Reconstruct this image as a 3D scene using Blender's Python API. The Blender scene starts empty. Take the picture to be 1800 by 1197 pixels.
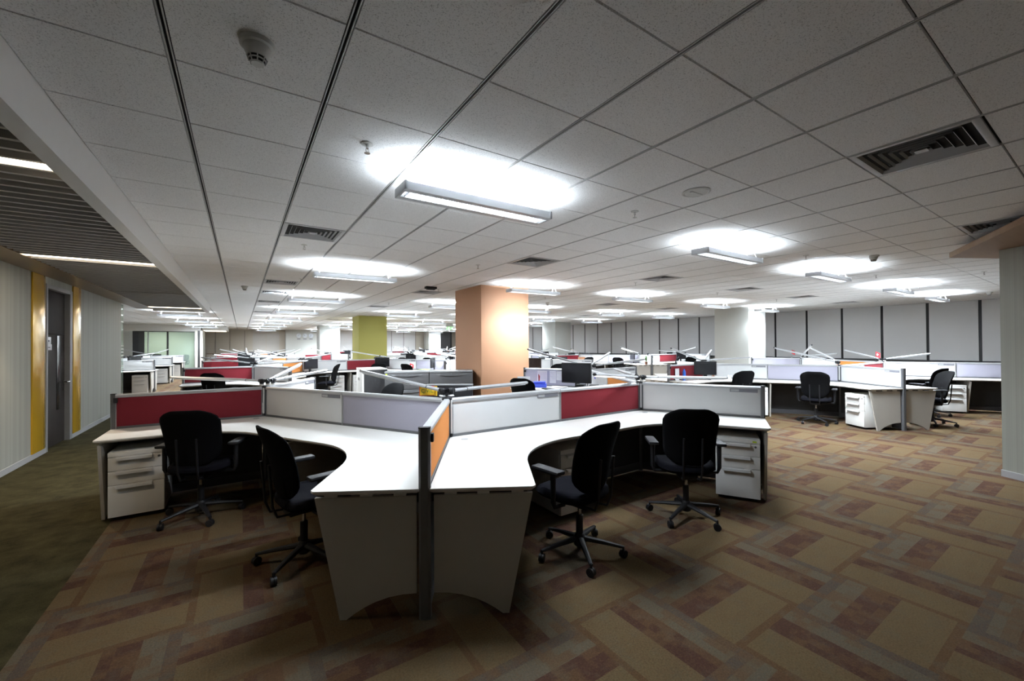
import bpy, bmesh, math, random
from math import sin, cos, pi, radians as rad, floor
from mathutils import Vector, Matrix
random.seed(7)
SC = bpy.context.scene
COL = SC.collection

# ------------------------------------------------------------------ camera
TH, PIT, ROL, HC = .5826, .0083, -.0059, 1.5637
ZC = HC + 1.2228                      # ceiling height
F = 722.09                            # focal length in pixels of an 1800 px wide frame
cam = bpy.data.cameras.new('camera'); cam.sensor_width = 36; cam.lens = F / 1800 * 36
cam.clip_start = .05; cam.clip_end = 200
co = bpy.data.objects.new('camera', cam); COL.objects.link(co)
fw = Vector((sin(TH) * cos(PIT), cos(TH) * cos(PIT), sin(PIT)))
r0 = Vector((cos(TH), -sin(TH), 0)); u0 = r0.cross(fw)
rt = r0 * cos(ROL) + u0 * sin(ROL); up = u0 * cos(ROL) - r0 * sin(ROL)
mw = Matrix((rt, up, -fw)).transposed().to_4x4(); mw.translation = (0, 0, HC)
co.matrix_world = mw
SC.camera = co

def pix(x, y, z):
    d = Vector((x, y, z - HC)); w = max(d.dot(fw), .01)
    return 900 + F * d.dot(rt) / w, 598.5 - F * d.dot(up) / w

# ------------------------------------------------------------------ world, exposure
w = bpy.data.worlds.new('world'); SC.world = w; w.use_nodes = True
w.node_tree.nodes['Background'].inputs[0].default_value = (0, 0, 0, 1)
SC.view_settings.view_transform = 'Standard'; SC.view_settings.look = 'None'
SC.view_settings.gamma = 1; SC.view_settings.use_curve_mapping = False
SC.view_settings.exposure = 1.2
SC.cycles.use_denoising = True
SC.cycles.max_bounces = 6; SC.cycles.diffuse_bounces = 4; SC.cycles.glossy_bounces = 3
SC.cycles.transmission_bounces = 6; SC.cycles.transparent_max_bounces = 8
SC.cycles.sample_clamp_indirect = 4
SC.cycles.caustics_reflective = False; SC.cycles.caustics_refractive = False
UP_W, DOWN_W = 125.0, 90.0              # watts of each pendant's two light openings
PEND = (.83, .92, 1.0)                # cool white tubes
WARM = (1.0, .80, .56)                # corridor strips

def light(name, kind, loc, energy, color, parent=None, rot=(0, 0, 0), size=None, spread=None, **k):
    l = bpy.data.lights.new(name, kind); l.energy = energy; l.color = color
    if kind == 'AREA':
        l.shape = 'RECTANGLE'; l.size, l.size_y = size
        if spread: l.spread = spread
    for a, b in k.items(): setattr(l, a, b)
    if name in ('downlight',):
        # louvre photometry: full strength downwards, cut off towards the sides, as the louvre blades do
        l.use_nodes = True; t = l.node_tree; em = t.nodes['Emission']
        N = lambda ty, **q: (lambda x: [setattr(x, a, b) for a, b in q.items()] and x or x)(t.nodes.new(ty))
        ge = N('ShaderNodeNewGeometry'); sp = N('ShaderNodeSeparateXYZ'); t.links.new(ge.outputs['Incoming'], sp.inputs[0])
        def absv(k): m = N('ShaderNodeMath', operation='ABSOLUTE'); t.links.new(sp.outputs[k], m.inputs[0]); return m.outputs[0]
        def ramp(v, a, b, c, d):
            m = N('ShaderNodeMapRange', interpolation_type='SMOOTHSTEP'); t.links.new(v, m.inputs[0])
            for q, w_ in zip((1, 2, 3, 4), (a, b, c, d)): m.inputs[q].default_value = w_
            return m.outputs[0]
        t.links.new(ramp(absv(2), .36, .84, .22, 1.0), em.inputs['Strength'])
    o = bpy.data.objects.new(name, l); COL.objects.link(o); o.location = loc; o.rotation_euler = rot
    if parent: o.parent = parent
    return o

# ------------------------------------------------------------------ materials
class G:
    """tiny node writer"""
    def __init__(s, name):
        s.m = bpy.data.materials.new(name); s.m.use_nodes = True
        s.t = s.m.node_tree; s.b = s.t.nodes['Principled BSDF']
    def n(s, ty, **k):
        x = s.t.nodes.new(ty)
        for a, b in k.items(): setattr(x, a, b)
        return x
    def set(s, sock, v):
        if isinstance(v, bpy.types.NodeSocket): s.t.links.new(v, sock)
        else: sock.default_value = v
    def m_(s, op, a, b=0.0, c=None):
        x = s.n('ShaderNodeMath', operation=op); s.set(x.inputs[0], a); s.set(x.inputs[1], b)
        if c is not None: s.set(x.inputs[2], c)
        return x.outputs[0]
    def mix(s, f, a, b, mode='MIX'):
        x = s.n('ShaderNodeMix', data_type='RGBA', blend_type=mode); s.set(x.inputs[0], f)
        s.set(x.inputs[6], a); s.set(x.inputs[7], b); return x.outputs[2]
    def pos(s):
        x = s.n('ShaderNodeNewGeometry'); y = s.n('ShaderNodeSeparateXYZ')
        s.t.links.new(x.outputs['Position'], y.inputs[0]); return x.outputs['Position'], y.outputs
    def noise(s, vec, scale, detail=2, rough=.5):
        x = s.n('ShaderNodeTexNoise'); x.inputs['Scale'].default_value = scale
        x.inputs['Detail'].default_value = detail; x.inputs['Roughness'].default_value = rough
        if vec is not None: s.t.links.new(vec, x.inputs['Vector'])
        return x.outputs['Fac']
    def vec(s, x, y, z):
        c = s.n('ShaderNodeCombineXYZ'); s.set(c.inputs[0], x); s.set(c.inputs[1], y); s.set(c.inputs[2], z)
        return c.outputs[0]
    def obj(s):
        return s.n('ShaderNodeTexCoord').outputs['Object']
    def bump(s, h, strength=.2, dist=.01):
        x = s.n('ShaderNodeBump'); x.inputs['Strength'].default_value = strength
        x.inputs['Distance'].default_value = dist; s.set(x.inputs['Height'], h)
        s.t.links.new(x.outputs[0], s.b.inputs['Normal'])
    def base(s, c): s.set(s.b.inputs['Base Color'], c)

def c4(c): return (c[0], c[1], c[2], 1)
def plain(name, col, rough=.5, metal=0.0, var=.06, scale=14, spec=.5, bump=0, bscale=300):
    g = G(name); v = g.obj()
    f = g.noise(v, scale, 3)
    g.base(g.mix(f, c4([x * (1 - var) for x in col]), c4([min(1, x * (1 + var)) for x in col])))
    g.b.inputs['Roughness'].default_value = rough; g.b.inputs['Metallic'].default_value = metal
    g.b.inputs['Specular IOR Level'].default_value = spec
    if bump: g.bump(g.noise(v, bscale, 2), bump, .002)
    return g.m
def emit(name, col, s):
    g = G(name); g.base((.8, .8, .8, 1)); g.b.inputs['Emission Color'].default_value = c4(col)
    g.b.inputs['Emission Strength'].default_value = s; return g.m

M = {}
M['white'] = plain('white_laminate', (.80, .79, .765), .38, var=.02)
M['darkside'] = plain('dark_grey_laminate', (.022, .022, .024), .5)
M['endpanel'] = plain('warm_grey_white_laminate', (.50, .475, .43), .45, var=.02)
M['white_gloss'] = plain('white_gloss_panel', (.72, .73, .74), .28, var=.02)
M['maroon'] = plain('maroon_fabric', (.17, .016, .024), .9, var=.15, scale=300, spec=.2, bump=.3)
M['purple'] = plain('lavender_grey_fabric', (.41, .40, .48), .9, var=.08, scale=300, spec=.2, bump=.3)
M['orange'] = plain('orange_fabric', (.72, .27, .07), .9, var=.08, scale=300, spec=.2, bump=.3)
M['charcoal'] = plain('charcoal_panel', (.035, .035, .036), .6, var=.1)
M['kick'] = plain('grey_kick_rail', (.10, .10, .11), .5)
M['alu'] = plain('brushed_aluminium', (.55, .56, .58), .36, .85, var=.04)
M['silver'] = plain('silver_paint', (.50, .51, .53), .4, .3, var=.03)
M['darkalu'] = plain('dark_grey_metal', (.16, .165, .175), .42, .5)
M['black'] = plain('black_plastic', (.011, .011, .013), .5, var=.1, spec=.35)
M['mesh'] = plain('black_mesh_fabric', (.0045, .0045, .005), .95, var=.3, scale=500, spec=.05, bump=.4, bscale=600)
M['seat'] = plain('black_seat_fabric', (.0055, .0055, .008), .95, var=.3, scale=400, spec=.06, bump=.3)
M['arm'] = plain('grey_black_rubber', (.009, .009, .012), .55)
M['chrome'] = plain('chrome', (.6, .6, .6), .2, 1)
M['handle'] = plain('satin_pale_metal', (.72, .72, .72), .35, .2, var=.02)
M['plate'] = plain('grey_name_plate', (.20, .20, .23), .5)
M['paper'] = plain('white_paper', (.78, .78, .8), .8, var=.03)
M['screen'] = plain('black_screen_glass', (.01, .01, .012), .2, var=.05)
M['cabinet'] = plain('grey_steel', (.085, .085, .087), .45, .2, var=.02)
M['cabtop'] = plain('pale_grey_steel', (.28, .285, .29), .3, .2, var=.03)
M['cream'] = plain('cream_laminate', (.6, .57, .5), .45, var=.02)
M['tube'] = emit('lit_tube', PEND, 9)
M['led'] = emit('lit_warm_strip', (1, .86, .66), 4)
M['lamplit'] = emit('lit_desk_lamp', (1, .97, .92), 6)
M['green_lit'] = emit('lit_green_sign', (.05, .35, .08), .6)
M['pict'] = emit('lit_white_mark', (.8, 1, .8), .9)
M['tilebed'] = plain('ceiling_void_dark', (.004, .004, .004), .9)
M['rail'] = plain('white_grey_ceiling_rail', (.5, .5, .5), .45)
M['slat'] = plain('grey_ceiling_slat', (.42, .41, .40), .55)
M['bulk'] = plain('white_painted_plaster', (.80, .80, .79), .8, var=.02)
M['bronze'] = plain('bronze_laminate', (.20, .135, .075), .4, .2, var=.08, scale=3)
M['peach'] = plain('peach_paint', (.50, .27, .155), .65, var=.015, scale=4)
M['lime'] = plain('lime_paint', (.36, .335, .085), .7, var=.015, scale=4)
M['colwhite'] = plain('white_column_paint', (.48, .49, .465), .7, var=.015, scale=4)
M['beige'] = plain('beige_wall_panel', (.42, .38, .32), .75, var=.02, scale=3)
M['greige'] = plain('grey_beige_blind', (.42, .40, .37), .85, var=.02, scale=3)
M['blind'] = plain('grey_roller_blind', (.62, .62, .625), .9, var=.02, scale=3, bump=.1)
M['mullion'] = plain('dark_window_mullion', (.02, .02, .022), .6)
M['vent'] = plain('white_vent_metal', (.46, .46, .47), .5)
M['device'] = plain('off_white_plastic', (.55, .55, .53), .45)
M['bottle'] = plain('blue_plastic', (.03, .12, .5), .25)
M['bluebox'] = plain('blue_box_plastic', (.05, .09, .6), .35)
M['red'] = plain('red_cloth', (.5, .02, .03), .7)
M['yellow'] = plain('yellow_board', (.75, .45, .02), .5)
M['greenink'] = plain('green_ink', (.05, .2, .03), .6)
M['leaf'] = plain('green_leaf', (.06, .2, .03), .5)
M['terracotta'] = plain('brown_pot', (.2, .09, .05), .6)
M['lime_sticker'] = plain('yellow_green_sticker', (.45, .6, .02), .6)
M['greenbook'] = plain('olive_green_cover', (.2, .27, .05), .6)
M['bluefolder'] = plain('pale_blue_folder', (.25, .4, .75), .5)
M['brownbox'] = plain('brown_cardboard', (.38, .18, .09), .8)
M['pen'] = plain('blue_sticky_note', (.03, .05, .5), .7)
M['ink'] = plain('dark_print', (.06, .06, .07), .8)
M['clockface'] = plain('pale_clock_face', (.62, .66, .7), .5)

def gold_mat():
    g = G('gold_laminate'); v = g.obj()
    f = g.noise(v, 2.2, 3)
    g.base(g.mix(f, (.60, .35, .02, 1), (.63, .38, .03, 1)))
    g.b.inputs['Metallic'].default_value = .3; g.b.inputs['Roughness'].default_value = .2
    return g.m
M['gold'] = gold_mat()

def stripe_mat():
    # vertical fine-ribbed wall covering: irregular pale / grey-green ribs, run along both wall directions
    g = G('ribbed_wallcovering'); p, s = g.pos()
    run = g.m_('ADD', g.m_('MULTIPLY', s[1], 1.0), g.m_('MULTIPLY', s[0], .55))
    a = g.noise(g.vec(g.m_('MULTIPLY', run, 60), 0, 0), 1, 2)
    b = g.noise(g.vec(g.m_('MULTIPLY', run, 11), 3.3, 0), 1, 1)
    f = g.m_('MULTIPLY', g.m_('ADD', a, b), .5)
    x = g.n('ShaderNodeValToRGB'); x.color_ramp.elements[0].position = .36; x.color_ramp.elements[1].position = .62
    x.color_ramp.elements[0].color = (.25, .255, .225, 1); x.color_ramp.elements[1].color = (.33, .335, .295, 1)
    g.t.links.new(f, x.inputs[0]); g.base(x.outputs[0]); g.b.inputs['Roughness'].default_value = .65
    g.bump(f, .4, .004); return g.m
M['stripe'] = stripe_mat()

def wood_mat(name, a, b, sx, sy, sz, rough=.45):
    g = G(name); v = g.obj(); mp = g.n('ShaderNodeMapping'); mp.inputs['Scale'].default_value = (sx, sy, sz)
    g.t.links.new(v, mp.inputs[0]); f = g.noise(mp.outputs[0], 1, 5, .6)
    g.base(g.mix(f, c4(a), c4(b))); g.b.inputs['Roughness'].default_value = rough; g.b.inputs['Specular IOR Level'].default_value = .1; return g.m
M['jamb'] = plain('grey_door_frame', (.26, .26, .26), .5)
M['darkwood'] = wood_mat('dark_brown_veneer', (.010, .008, .007), (.034, .026, .023), 30, 30, 1.2, .7)
M['oak'] = wood_mat('brown_oak_veneer', (.20, .125, .075), (.30, .20, .13), 1.5, 14, 14, .5)

def tile_mat():
    g = G('mineral_fibre_tile'); p, s = g.pos()
    f = g.noise(p, 170, 3, .7); x = g.n('ShaderNodeValToRGB')
    x.color_ramp.elements[0].position = .34; x.color_ramp.elements[1].position = .45
    x.color_ramp.elements[0].color = (.46, .46, .46, 1); x.color_ramp.elements[1].color = (.86, .86, .86, 1)
    g.t.links.new(f, x.inputs[0]); g.base(x.outputs[0]); g.b.inputs['Roughness'].default_value = .95
    g.b.inputs['Specular IOR Level'].default_value = .1
    g.bump(f, .5, .003); return g.m
M['tile'] = tile_mat()

def carpet_mat():
    g = G('patchwork_carpet'); p, s = g.pos()
    X = g.m_('DIVIDE', g.m_('SUBTRACT', s[0], 2.735), .6); Y = g.m_('DIVIDE', g.m_('SUBTRACT', s[1], .52), .6)
    i = g.m_('FLOOR', X); j = g.m_('FLOOR', Y); fx = g.m_('SUBTRACT', X, i); fy = g.m_('SUBTRACT', Y, j)
    par = g.m_('ABSOLUTE', g.m_('SUBTRACT', g.m_('MODULO', g.m_('ABSOLUTE', g.m_('ADD', i, j)), 2.0), 0.0))
    odd = g.m_('GREATER_THAN', par, .5)
    def sel(a, b): return g.m_('ADD', g.m_('MULTIPLY', a, g.m_('SUBTRACT', 1.0, odd)), g.m_('MULTIPLY', b, odd))
    t = sel(g.m_('SUBTRACT', 1.0, fy), g.m_('SUBTRACT', 1.0, fx))      # across the bands
    q = sel(fx, fy)                                                  # along the bands
    rnd = g.n('ShaderNodeTexWhiteNoise', noise_dimensions='2D')
    g.t.links.new(g.vec(i, j, 0), rnd.inputs['Vector']); rv = rnd.outputs['Value']
    ramp = g.n('ShaderNodeValToRGB'); ramp.color_ramp.interpolation = 'CONSTANT'
    e = ramp.color_ramp.elements
    cols = [(0, (.108, .084, .066)), (.10, (.142, .118, .084)), (.28, (.090, .044, .033)), (.54, (.160, .114, .060)), (.93, (.128, .074, .038))]
    while len(e) < len(cols): e.new(.5)
    for k, (a, c) in enumerate(cols): e[k].position = a; e[k].color = c4(c)
    g.t.links.new(t, ramp.inputs[0])
    # worn patches: blocks along each band fading into the orange ground
    blk = g.n('ShaderNodeTexNoise'); blk.inputs['Scale'].default_value = 1; blk.inputs['Detail'].default_value = 3
    g.t.links.new(g.vec(g.m_('ADD', g.m_('MULTIPLY', q, 4.5), g.m_('MULTIPLY', rv, 37.0)), g.m_('MULTIPLY', g.m_('FLOOR', g.m_('MULTIPLY', t, 11.0)), .8), g.m_('MULTIPLY', rv, 11.0)), blk.inputs['Vector'])
    r2 = g.n('ShaderNodeValToRGB'); r2.color_ramp.elements[0].position = .47; r2.color_ramp.elements[1].position = .57
    g.t.links.new(blk.outputs['Fac'], r2.inputs[0])
    c = g.mix(g.m_('MULTIPLY', r2.outputs[0], g.m_('ADD', .22, g.m_('MULTIPLY', g.m_('LESS_THAN', t, .54), .5))), ramp.outputs[0], (.140, .082, .042, 1))
    r3 = g.n('ShaderNodeValToRGB'); r3.color_ramp.elements[0].position = .50; r3.color_ramp.elements[1].position = .66
    g.t.links.new(g.noise(p, 9, 4, .65), r3.inputs[0])
    c = g.mix(g.m_('MULTIPLY', r3.outputs[0], .35), c, (.135, .118, .084, 1))
    # olive corridor carpet beyond the edge line
    nz = g.noise(p, 5.5, 5, .65); r4 = g.n('ShaderNodeValToRGB')
    r4.color_ramp.elements[0].position = .35; r4.color_ramp.elements[1].position = .68
    r4.color_ramp.elements[0].color = (.042, .035, .017, 1); r4.color_ramp.elements[1].color = (.090, .078, .036, 1)
    g.t.links.new(nz, r4.inputs[0])
    side = g.m_('MULTIPLY', g.m_('LESS_THAN', s[0], -.97), g.m_('LESS_THAN', s[1], 15.2))
    c = g.mix(side, c, r4.outputs[0])
    r5 = g.n('ShaderNodeValToRGB'); r5.color_ramp.elements[0].position = .52; r5.color_ramp.elements[1].position = .62
    g.t.links.new(g.noise(p, 70, 3, .8), r5.inputs[0])
    c = g.mix(g.m_('MULTIPLY', g.m_('MULTIPLY', r5.outputs[0], .45), g.m_('SUBTRACT', 1.0, side)), c, (.165, .095, .045, 1))
    fib = g.noise(p, 105, 4, .9)
    c = g.mix(1.0, c, g.mix(fib, (.02, .02, .02, 1), (1.28, 1.28, 1.28, 1)), 'MULTIPLY')
    g.base(c); g.b.inputs['Roughness'].default_value = 1; g.b.inputs['Specular IOR Level'].default_value = .05
    g.bump(fib, .6, .006); return g.m
M['carpet'] = carpet_mat()

def glass_mat(name, tint, rough, frost):
    g = G(name); g.base(c4(tint)); g.b.inputs['Roughness'].default_value = rough
    tr = g.n('ShaderNodeBsdfTransparent'); tr.inputs[0].default_value = (.86, .93, .88, 1)
    mx = g.n('ShaderNodeMixShader'); mx.inputs[0].default_value = frost
    g.t.links.new(tr.outputs[0], mx.inputs[1]); g.t.links.new(g.b.outputs[0], mx.inputs[2])
    g.t.links.new(mx.outputs[0], g.t.nodes['Material Output'].inputs[0]); return g.m
M['glass'] = glass_mat('green_tinted_glass', (.5, .6, .54), .05, .22)
M['frost'] = glass_mat('frosted_glass_band', (.75, .8, .78), .4, .7)

# ------------------------------------------------------------------ mesh writer
class MB:
    def __init__(s): s.v = []; s.f = []; s.mi = []; s.mats = []
    def mat(s, m):
        if m not in s.mats: s.mats.append(m)
        return s.mats.index(m)
    def add(s, vs, fs, m, T=None):
        o = len(s.v); k = s.mat(m)
        for p in vs:
            p = Vector(p)
            s.v.append(T @ p if T else p)
        for f in fs: s.f.append([i + o for i in f]); s.mi.append(k)
    def box(s, x0, x1, y0, y1, z0, z1, m, b=0.0, T=None):
        if b <= 0:
            vs = [(x, y, z) for z in (z0, z1) for x, y in ((x0, y0), (x1, y0), (x1, y1), (x0, y1))]
            s.add(vs, [(3, 2, 1, 0), (4, 5, 6, 7), (0, 1, 5, 4), (1, 2, 6, 5), (2, 3, 7, 6), (3, 0, 4, 7)], m, T); return
        b = min(b, (x1 - x0) / 2.01, (y1 - y0) / 2.01, (z1 - z0) / 2.01)
        bm = bmesh.new(); bmesh.ops.create_cube(bm, size=1)
        for v in bm.verts: v.co = ((x0 + x1) / 2 + v.co.x * (x1 - x0), (y0 + y1) / 2 + v.co.y * (y1 - y0), (z0 + z1) / 2 + v.co.z * (z1 - z0))
        bmesh.ops.bevel(bm, geom=bm.edges[:], offset=b, segments=2, affect='EDGES', profile=.6)
        bm.verts.index_update()
        s.add([v.co.copy() for v in bm.verts], [[v.index for v in f.verts] for f in bm.faces], m, T); bm.free()
    def prism(s, pts, z0, z1, m, T=None, inset=0.0):
        n = len(pts); bot = pts
        if inset:
            bot = []
            for i in range(n):
                a, b, c = Vector(pts[i - 1]), Vector(pts[i]), Vector(pts[(i + 1) % n])
                d1 = (b - a).normalized(); d2 = (c - b).normalized()
                nn = Vector((-d1.y - d2.y, d1.x + d2.x)); l = nn.length
                nn = nn / l if l > 1e-6 else Vector((-d1.y, d1.x))
                k = max(.5, nn.dot(Vector((-d1.y, d1.x)))); bot.append(b + nn * inset / k)
        vs = [(p[0], p[1], z0) for p in bot] + [(p[0], p[1], z1) for p in pts]
        fs = [list(range(n))[::-1], list(range(n, 2 * n))] + [(i, (i + 1) % n, (i + 1) % n + n, i + n) for i in range(n)]
        s.add(vs, fs, m, T)
    def tube(s, path, r, m, n=10, T=None, sq=None, cap=True):
        """sweep; r number or list; sq=(width scale, height scale) flattens the section"""
        P = [Vector(p) for p in path]; R = r if isinstance(r, (list, tuple)) else [r] * len(P)
        vs = []; fs = []; ref = None
        for i, p in enumerate(P):
            d = (P[min(i + 1, len(P) - 1)] - P[max(i - 1, 0)]).normalized()
            if ref is None: ref = Vector((0, 0, 1)) if abs(d.z) < .9 else Vector((1, 0, 0))
            a = d.cross(ref)
            if a.length < 1e-4: a = d.cross(Vector((0, 1, 0)))
            a.normalize(); b = a.cross(d)
            ref = b
            for k in range(n):
                t = 2 * pi * k / n
                vs.append(p + (a * cos(t) * (sq[0] if sq else 1) + b * sin(t) * (sq[1] if sq else 1)) * R[i])
        for i in range(len(P) - 1):
            for k in range(n): fs.append((i * n + k, i * n + (k + 1) % n, (i + 1) * n + (k + 1) % n, (i + 1) * n + k))
        if cap: fs.append(list(range(n))[::-1]); fs.append(list(range((len(P) - 1) * n, len(P) * n)))
        s.add(vs, fs, m, T)
    def lathe(s, prof, m, n=20, T=None):
        vs = []; fs = []
        for r, z in prof:
            for k in range(n): vs.append((r * cos(2 * pi * k / n), r * sin(2 * pi * k / n), z))
        for i in range(len(prof) - 1):
            for k in range(n): fs.append((i * n + k, i * n + (k + 1) % n, (i + 1) * n + (k + 1) % n, (i + 1) * n + k))
        fs.append(list(range(n))[::-1]); fs.append(list(range((len(prof) - 1) * n, len(prof) * n)))
        s.add(vs, fs, m, T)
    def loft(s, secs, m, T=None):
        n = len(secs[0]); vs = [p for q in secs for p in q]; fs = []
        for i in range(len(secs) - 1):
            for k in range(n): fs.append((i * n + k, i * n + (k + 1) % n, (i + 1) * n + (k + 1) % n, (i + 1) * n + k))
        fs.append(list(range(n))[::-1]); fs.append(list(range((len(secs) - 1) * n, len(secs) * n)))
        s.add(vs, fs, m, T)
    def mesh(s, name):
        me = bpy.data.meshes.new(name); me.from_pydata([tuple(v) for v in s.v], [], s.f)
        for m in s.mats: me.materials.append(M[m])
        for p, k in zip(me.polygons, s.mi): p.material_index = k; p.use_smooth = True
        bm = bmesh.new(); bm.from_mesh(me); bmesh.ops.recalc_face_normals(bm, faces=bm.faces[:]); bm.to_mesh(me); bm.free()
        me.set_sharp_from_angle(angle=rad(38)); me.update(); return me
    def build(s, name, parent=None):
        o = bpy.data.objects.new(name, s.mesh(name)); COL.objects.link(o)
        if parent: o.parent = parent
        return o

def tag(o, label=None, cat=None, group=None, kind=None):
    if label: o['label'] = label
    if cat: o['category'] = cat
    if group: o['group'] = group
    if kind: o['kind'] = kind
    return o
def struct(name, mb): return tag(mb.build(name), kind='structure')

class TH_:
    """a thing: parts written in local space; flat=True merges all parts into one mesh"""
    def __init__(s, name, flat=False): s.name = name; s.flat = flat; s.parts = []; s.one = MB()
    def part(s, name, parent=None, label=None):
        if s.flat: return s.one
        mb = MB(); s.parts.append((name, mb, parent, label)); return mb
    def done(s):
        if s.flat: return s.one.build(s.name)
        r = bpy.data.objects.new(s.name, None); COL.objects.link(r); r.empty_display_size = .1
        made = {}
        for name, mb, par, lab in s.parts:
            if not mb.v: continue
            o = mb.build(name, made.get(id(par), r)); made[id(mb)] = o
            if lab: o['label'] = lab
        return r
PROTO = {}
def place(key, maker, loc, rz=0.0):
    """first use keeps the prototype itself, later uses copy the thing and each of its parts"""
    if key not in PROTO:
        o = maker(); PROTO[key] = o
    else:
        src = PROTO[key]; o = src.copy(); COL.objects.link(o)
        for a in ('label', 'category', 'group'):
            if a in o: del o[a]
        for ch in src.children:
            c = ch.copy(); COL.objects.link(c); c.parent = o
            for g in ch.children:
                d = g.copy(); COL.objects.link(d); d.parent = c
    o.location = loc; o.rotation_euler = (0, 0, rz); return o

# ------------------------------------------------------------------ room shell
XL, XR, YB, YF = -6.0, 18.3, -4.36, 37.0
GX, GY = -.2488, 2.2446               # ceiling grid origin
b = MB(); b.add([(XL, YB, 0), (XR, YB, 0), (XR, YF, 0), (XL, YF, 0)], [(0, 1, 2, 3)], 'carpet'); struct('floor', b)

VENTS = [(.651 + 3 * i, .7446) for i in (1, 2)] + [(.651 + 3 * i, 4.945) for i in range(6)] + [(.651, 9.145), (.651, 10.945), (3.651, 9.145), (9.651, 9.145), (12.651, 9.145), (.651, 13.345), (3.651, 13.345), (6.651, 13.345), (12.651, 13.345), (.651, 17.545), (3.651, 21.145)]
b = MB()
cells = {(floor((x - GX) / .6), floor((y - GY) / .6)) for x, y in VENTS}
i0, i1, j0, j1 = -10, 31, -11, 58
for i in range(i0, i1):
    for j in range(j0, j1):
        xa, xb = GX + .6 * i, GX + .6 * i + .6; ya, yb = GY + .6 * j, GY + .6 * j + .6
        if yb > YF: yb = YF
        if xb > XR: xb = XR
        if ya < 15.2 and xb < -.2:                       # corridor bulkhead takes over here
            if xb < -.79: continue
            xa = -.79
        if xa < XL: xa = XL
        if xb - xa < .05 or yb - ya < .05: continue
        if (i, j) in cells: continue
        gx, gy = .0125, .0022
        a0, a1, c0, c1 = xa + gx, xb - gx, ya + gy, yb - gy
        if xa == -.79: a0 = xa + .002
        e = .003; z = ZC; t = ZC + .014
        b.add([(a0, c0, t), (a1, c0, t), (a1, c1, t), (a0, c1, t), (a0 + e, c0 + e, z), (a1 - e, c0 + e, z), (a1 - e, c1 - e, z), (a0 + e, c1 - e, z)],
              [(4, 7, 6, 5), (0, 4, 5, 1), (1, 5, 6, 2), (2, 6, 7, 3), (3, 7, 4, 0)], 'tile')
for i in range(i0, i1 + 1):                               # slotted main runners
    x = GX + .6 * i; ya = YB if x > -.7 else 15.3
    if x < XL or x > XR - .1: continue
    for s_ in (-1, 1):
        xx = sorted((x + s_ * .0055, x + s_ * .0105))
        b.box(xx[0], xx[1], ya, YF, ZC - .001, ZC + .01, 'rail')
b.add([(XL, YB, ZC + .016), (XR, YB, ZC + .016), (XR, YF, ZC + .016), (XL, YF, ZC + .016)], [(0, 3, 2, 1)], 'tilebed')
struct('ceiling', b)

# corridor: bulkhead, slatted ceiling, bronze soffit
b = MB(); b.box(-.88, -.79, YB, 15.2, 2.545, 2.95, 'bulk'); b.box(-2.08, -.79, 15.2, 15.28, 2.56, 2.95, 'bulk')
b.box(-6, -2.42, 13.95, 14.03, 2.62, 2.95, 'bulk'); struct('trim_1', b)
b = MB(); b.box(-2.42, -2.07, YB, 15.2, 2.605, 2.66, 'bronze'); struct('trim_2', b)
b = MB(); b.box(-2.42, -.85, YB, 15.2, 2.94, 2.98, 'slat'); struct('ceiling_corridor', b)
LEDY = (3.47, 6.95, 10.6, 14.55)
b = MB(); y = -1.4
while y < 15.1:
    if min(abs(y - l) for l in LEDY) > .06: b.box(-2.07, -.89, y, y + .03, 2.61, 2.71, 'slat')
    y += .15
o = tag(b.build('ceiling_slats'), kind='structure')
for k, y in enumerate(LEDY):
    if k == 2: continue
    t = TH_('linear_ceiling_light')
    t.part('housing').box(-2.07, -.885, y - .05, y + .05, 2.66, 2.72, 'slat')
    t.part('diffuser').box(-2.07, -.885, y - .045, y + .045, 2.612, 2.655, 'led')
    o = t.done()
    tag(o, ('warm linear light set across the slatted corridor ceiling, nearest the camera', 'warm linear light across the slatted corridor ceiling above the dark door', '', 'warm linear light at the far end of the slatted corridor ceiling')[k], 'ceiling light')
    light('strip_light', 'AREA', (-1.48, y, 2.60), 5, WARM, o, size=(1.15, .08))

# left wall with door recess
b = MB()
b.box(-2.55, -2.42, YB, 8.86, 0, 2.62, 'stripe'); b.box(-2.55, -2.42, 9.98, 13.45, 0, 2.62, 'stripe')
b.box(-2.55, -2.42, 8.86, 9.98, 2.50, 2.62, 'stripe'); struct('wall_left', b)
b = MB()
for ya, yb in ((YB, 8.86), (9.98, 13.45)): b.box(-2.42, -2.408, ya, yb, 0, .075, 'silver'); 
struct('baseboard_left', b)
b = MB(); b.box(-2.42, -2.402, 8.37, 8.80, .075, 2.6, 'gold', .003); struct('trim_3', b)
b = MB(); b.box(-2.42, -2.402, 10.01, 10.40, .075, 2.6, 'gold', .003); struct('trim_4', b)
t = TH_('door_1')
f = t.part('door_frame'); f.box(-2.55, -2.405, 8.86, 8.92, 0, 2.50, 'jamb', .004); f.box(-2.55, -2.405, 9.86, 9.98, 0, 2.50, 'jamb', .004); f.box(-2.55, -2.405, 8.92, 9.86, 2.44, 2.50, 'jamb', .004)
lf = t.part('door_leaf'); lf.box(-2.52, -2.47, 8.925, 9.855, .008, 1.76, 'darkwood', .003); lf.box(-2.52, -2.47, 8.925, 9.855, 1.766, 2.437, 'darkwood', .003)
v = t.part('vision_panel', lf); v.box(-2.474, -2.464, 9.50, 9.66, .55, 1.74, 'screen', .002)
h = t.part('door_handle', lf); h.tube([(-2.47, 9.80, .98), (-2.40, 9.80, .98)], .011, 'chrome'); h.tube([(-2.40, 9.81, .98), (-2.40, 9.69, .98)], .010, 'chrome'); h.lathe([(.025, 0), (.025, .008)], 'chrome', T=Matrix.Translation((-2.47, 9.80, .98)) @ Matrix.Rotation(pi / 2, 4, 'Y'))
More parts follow.
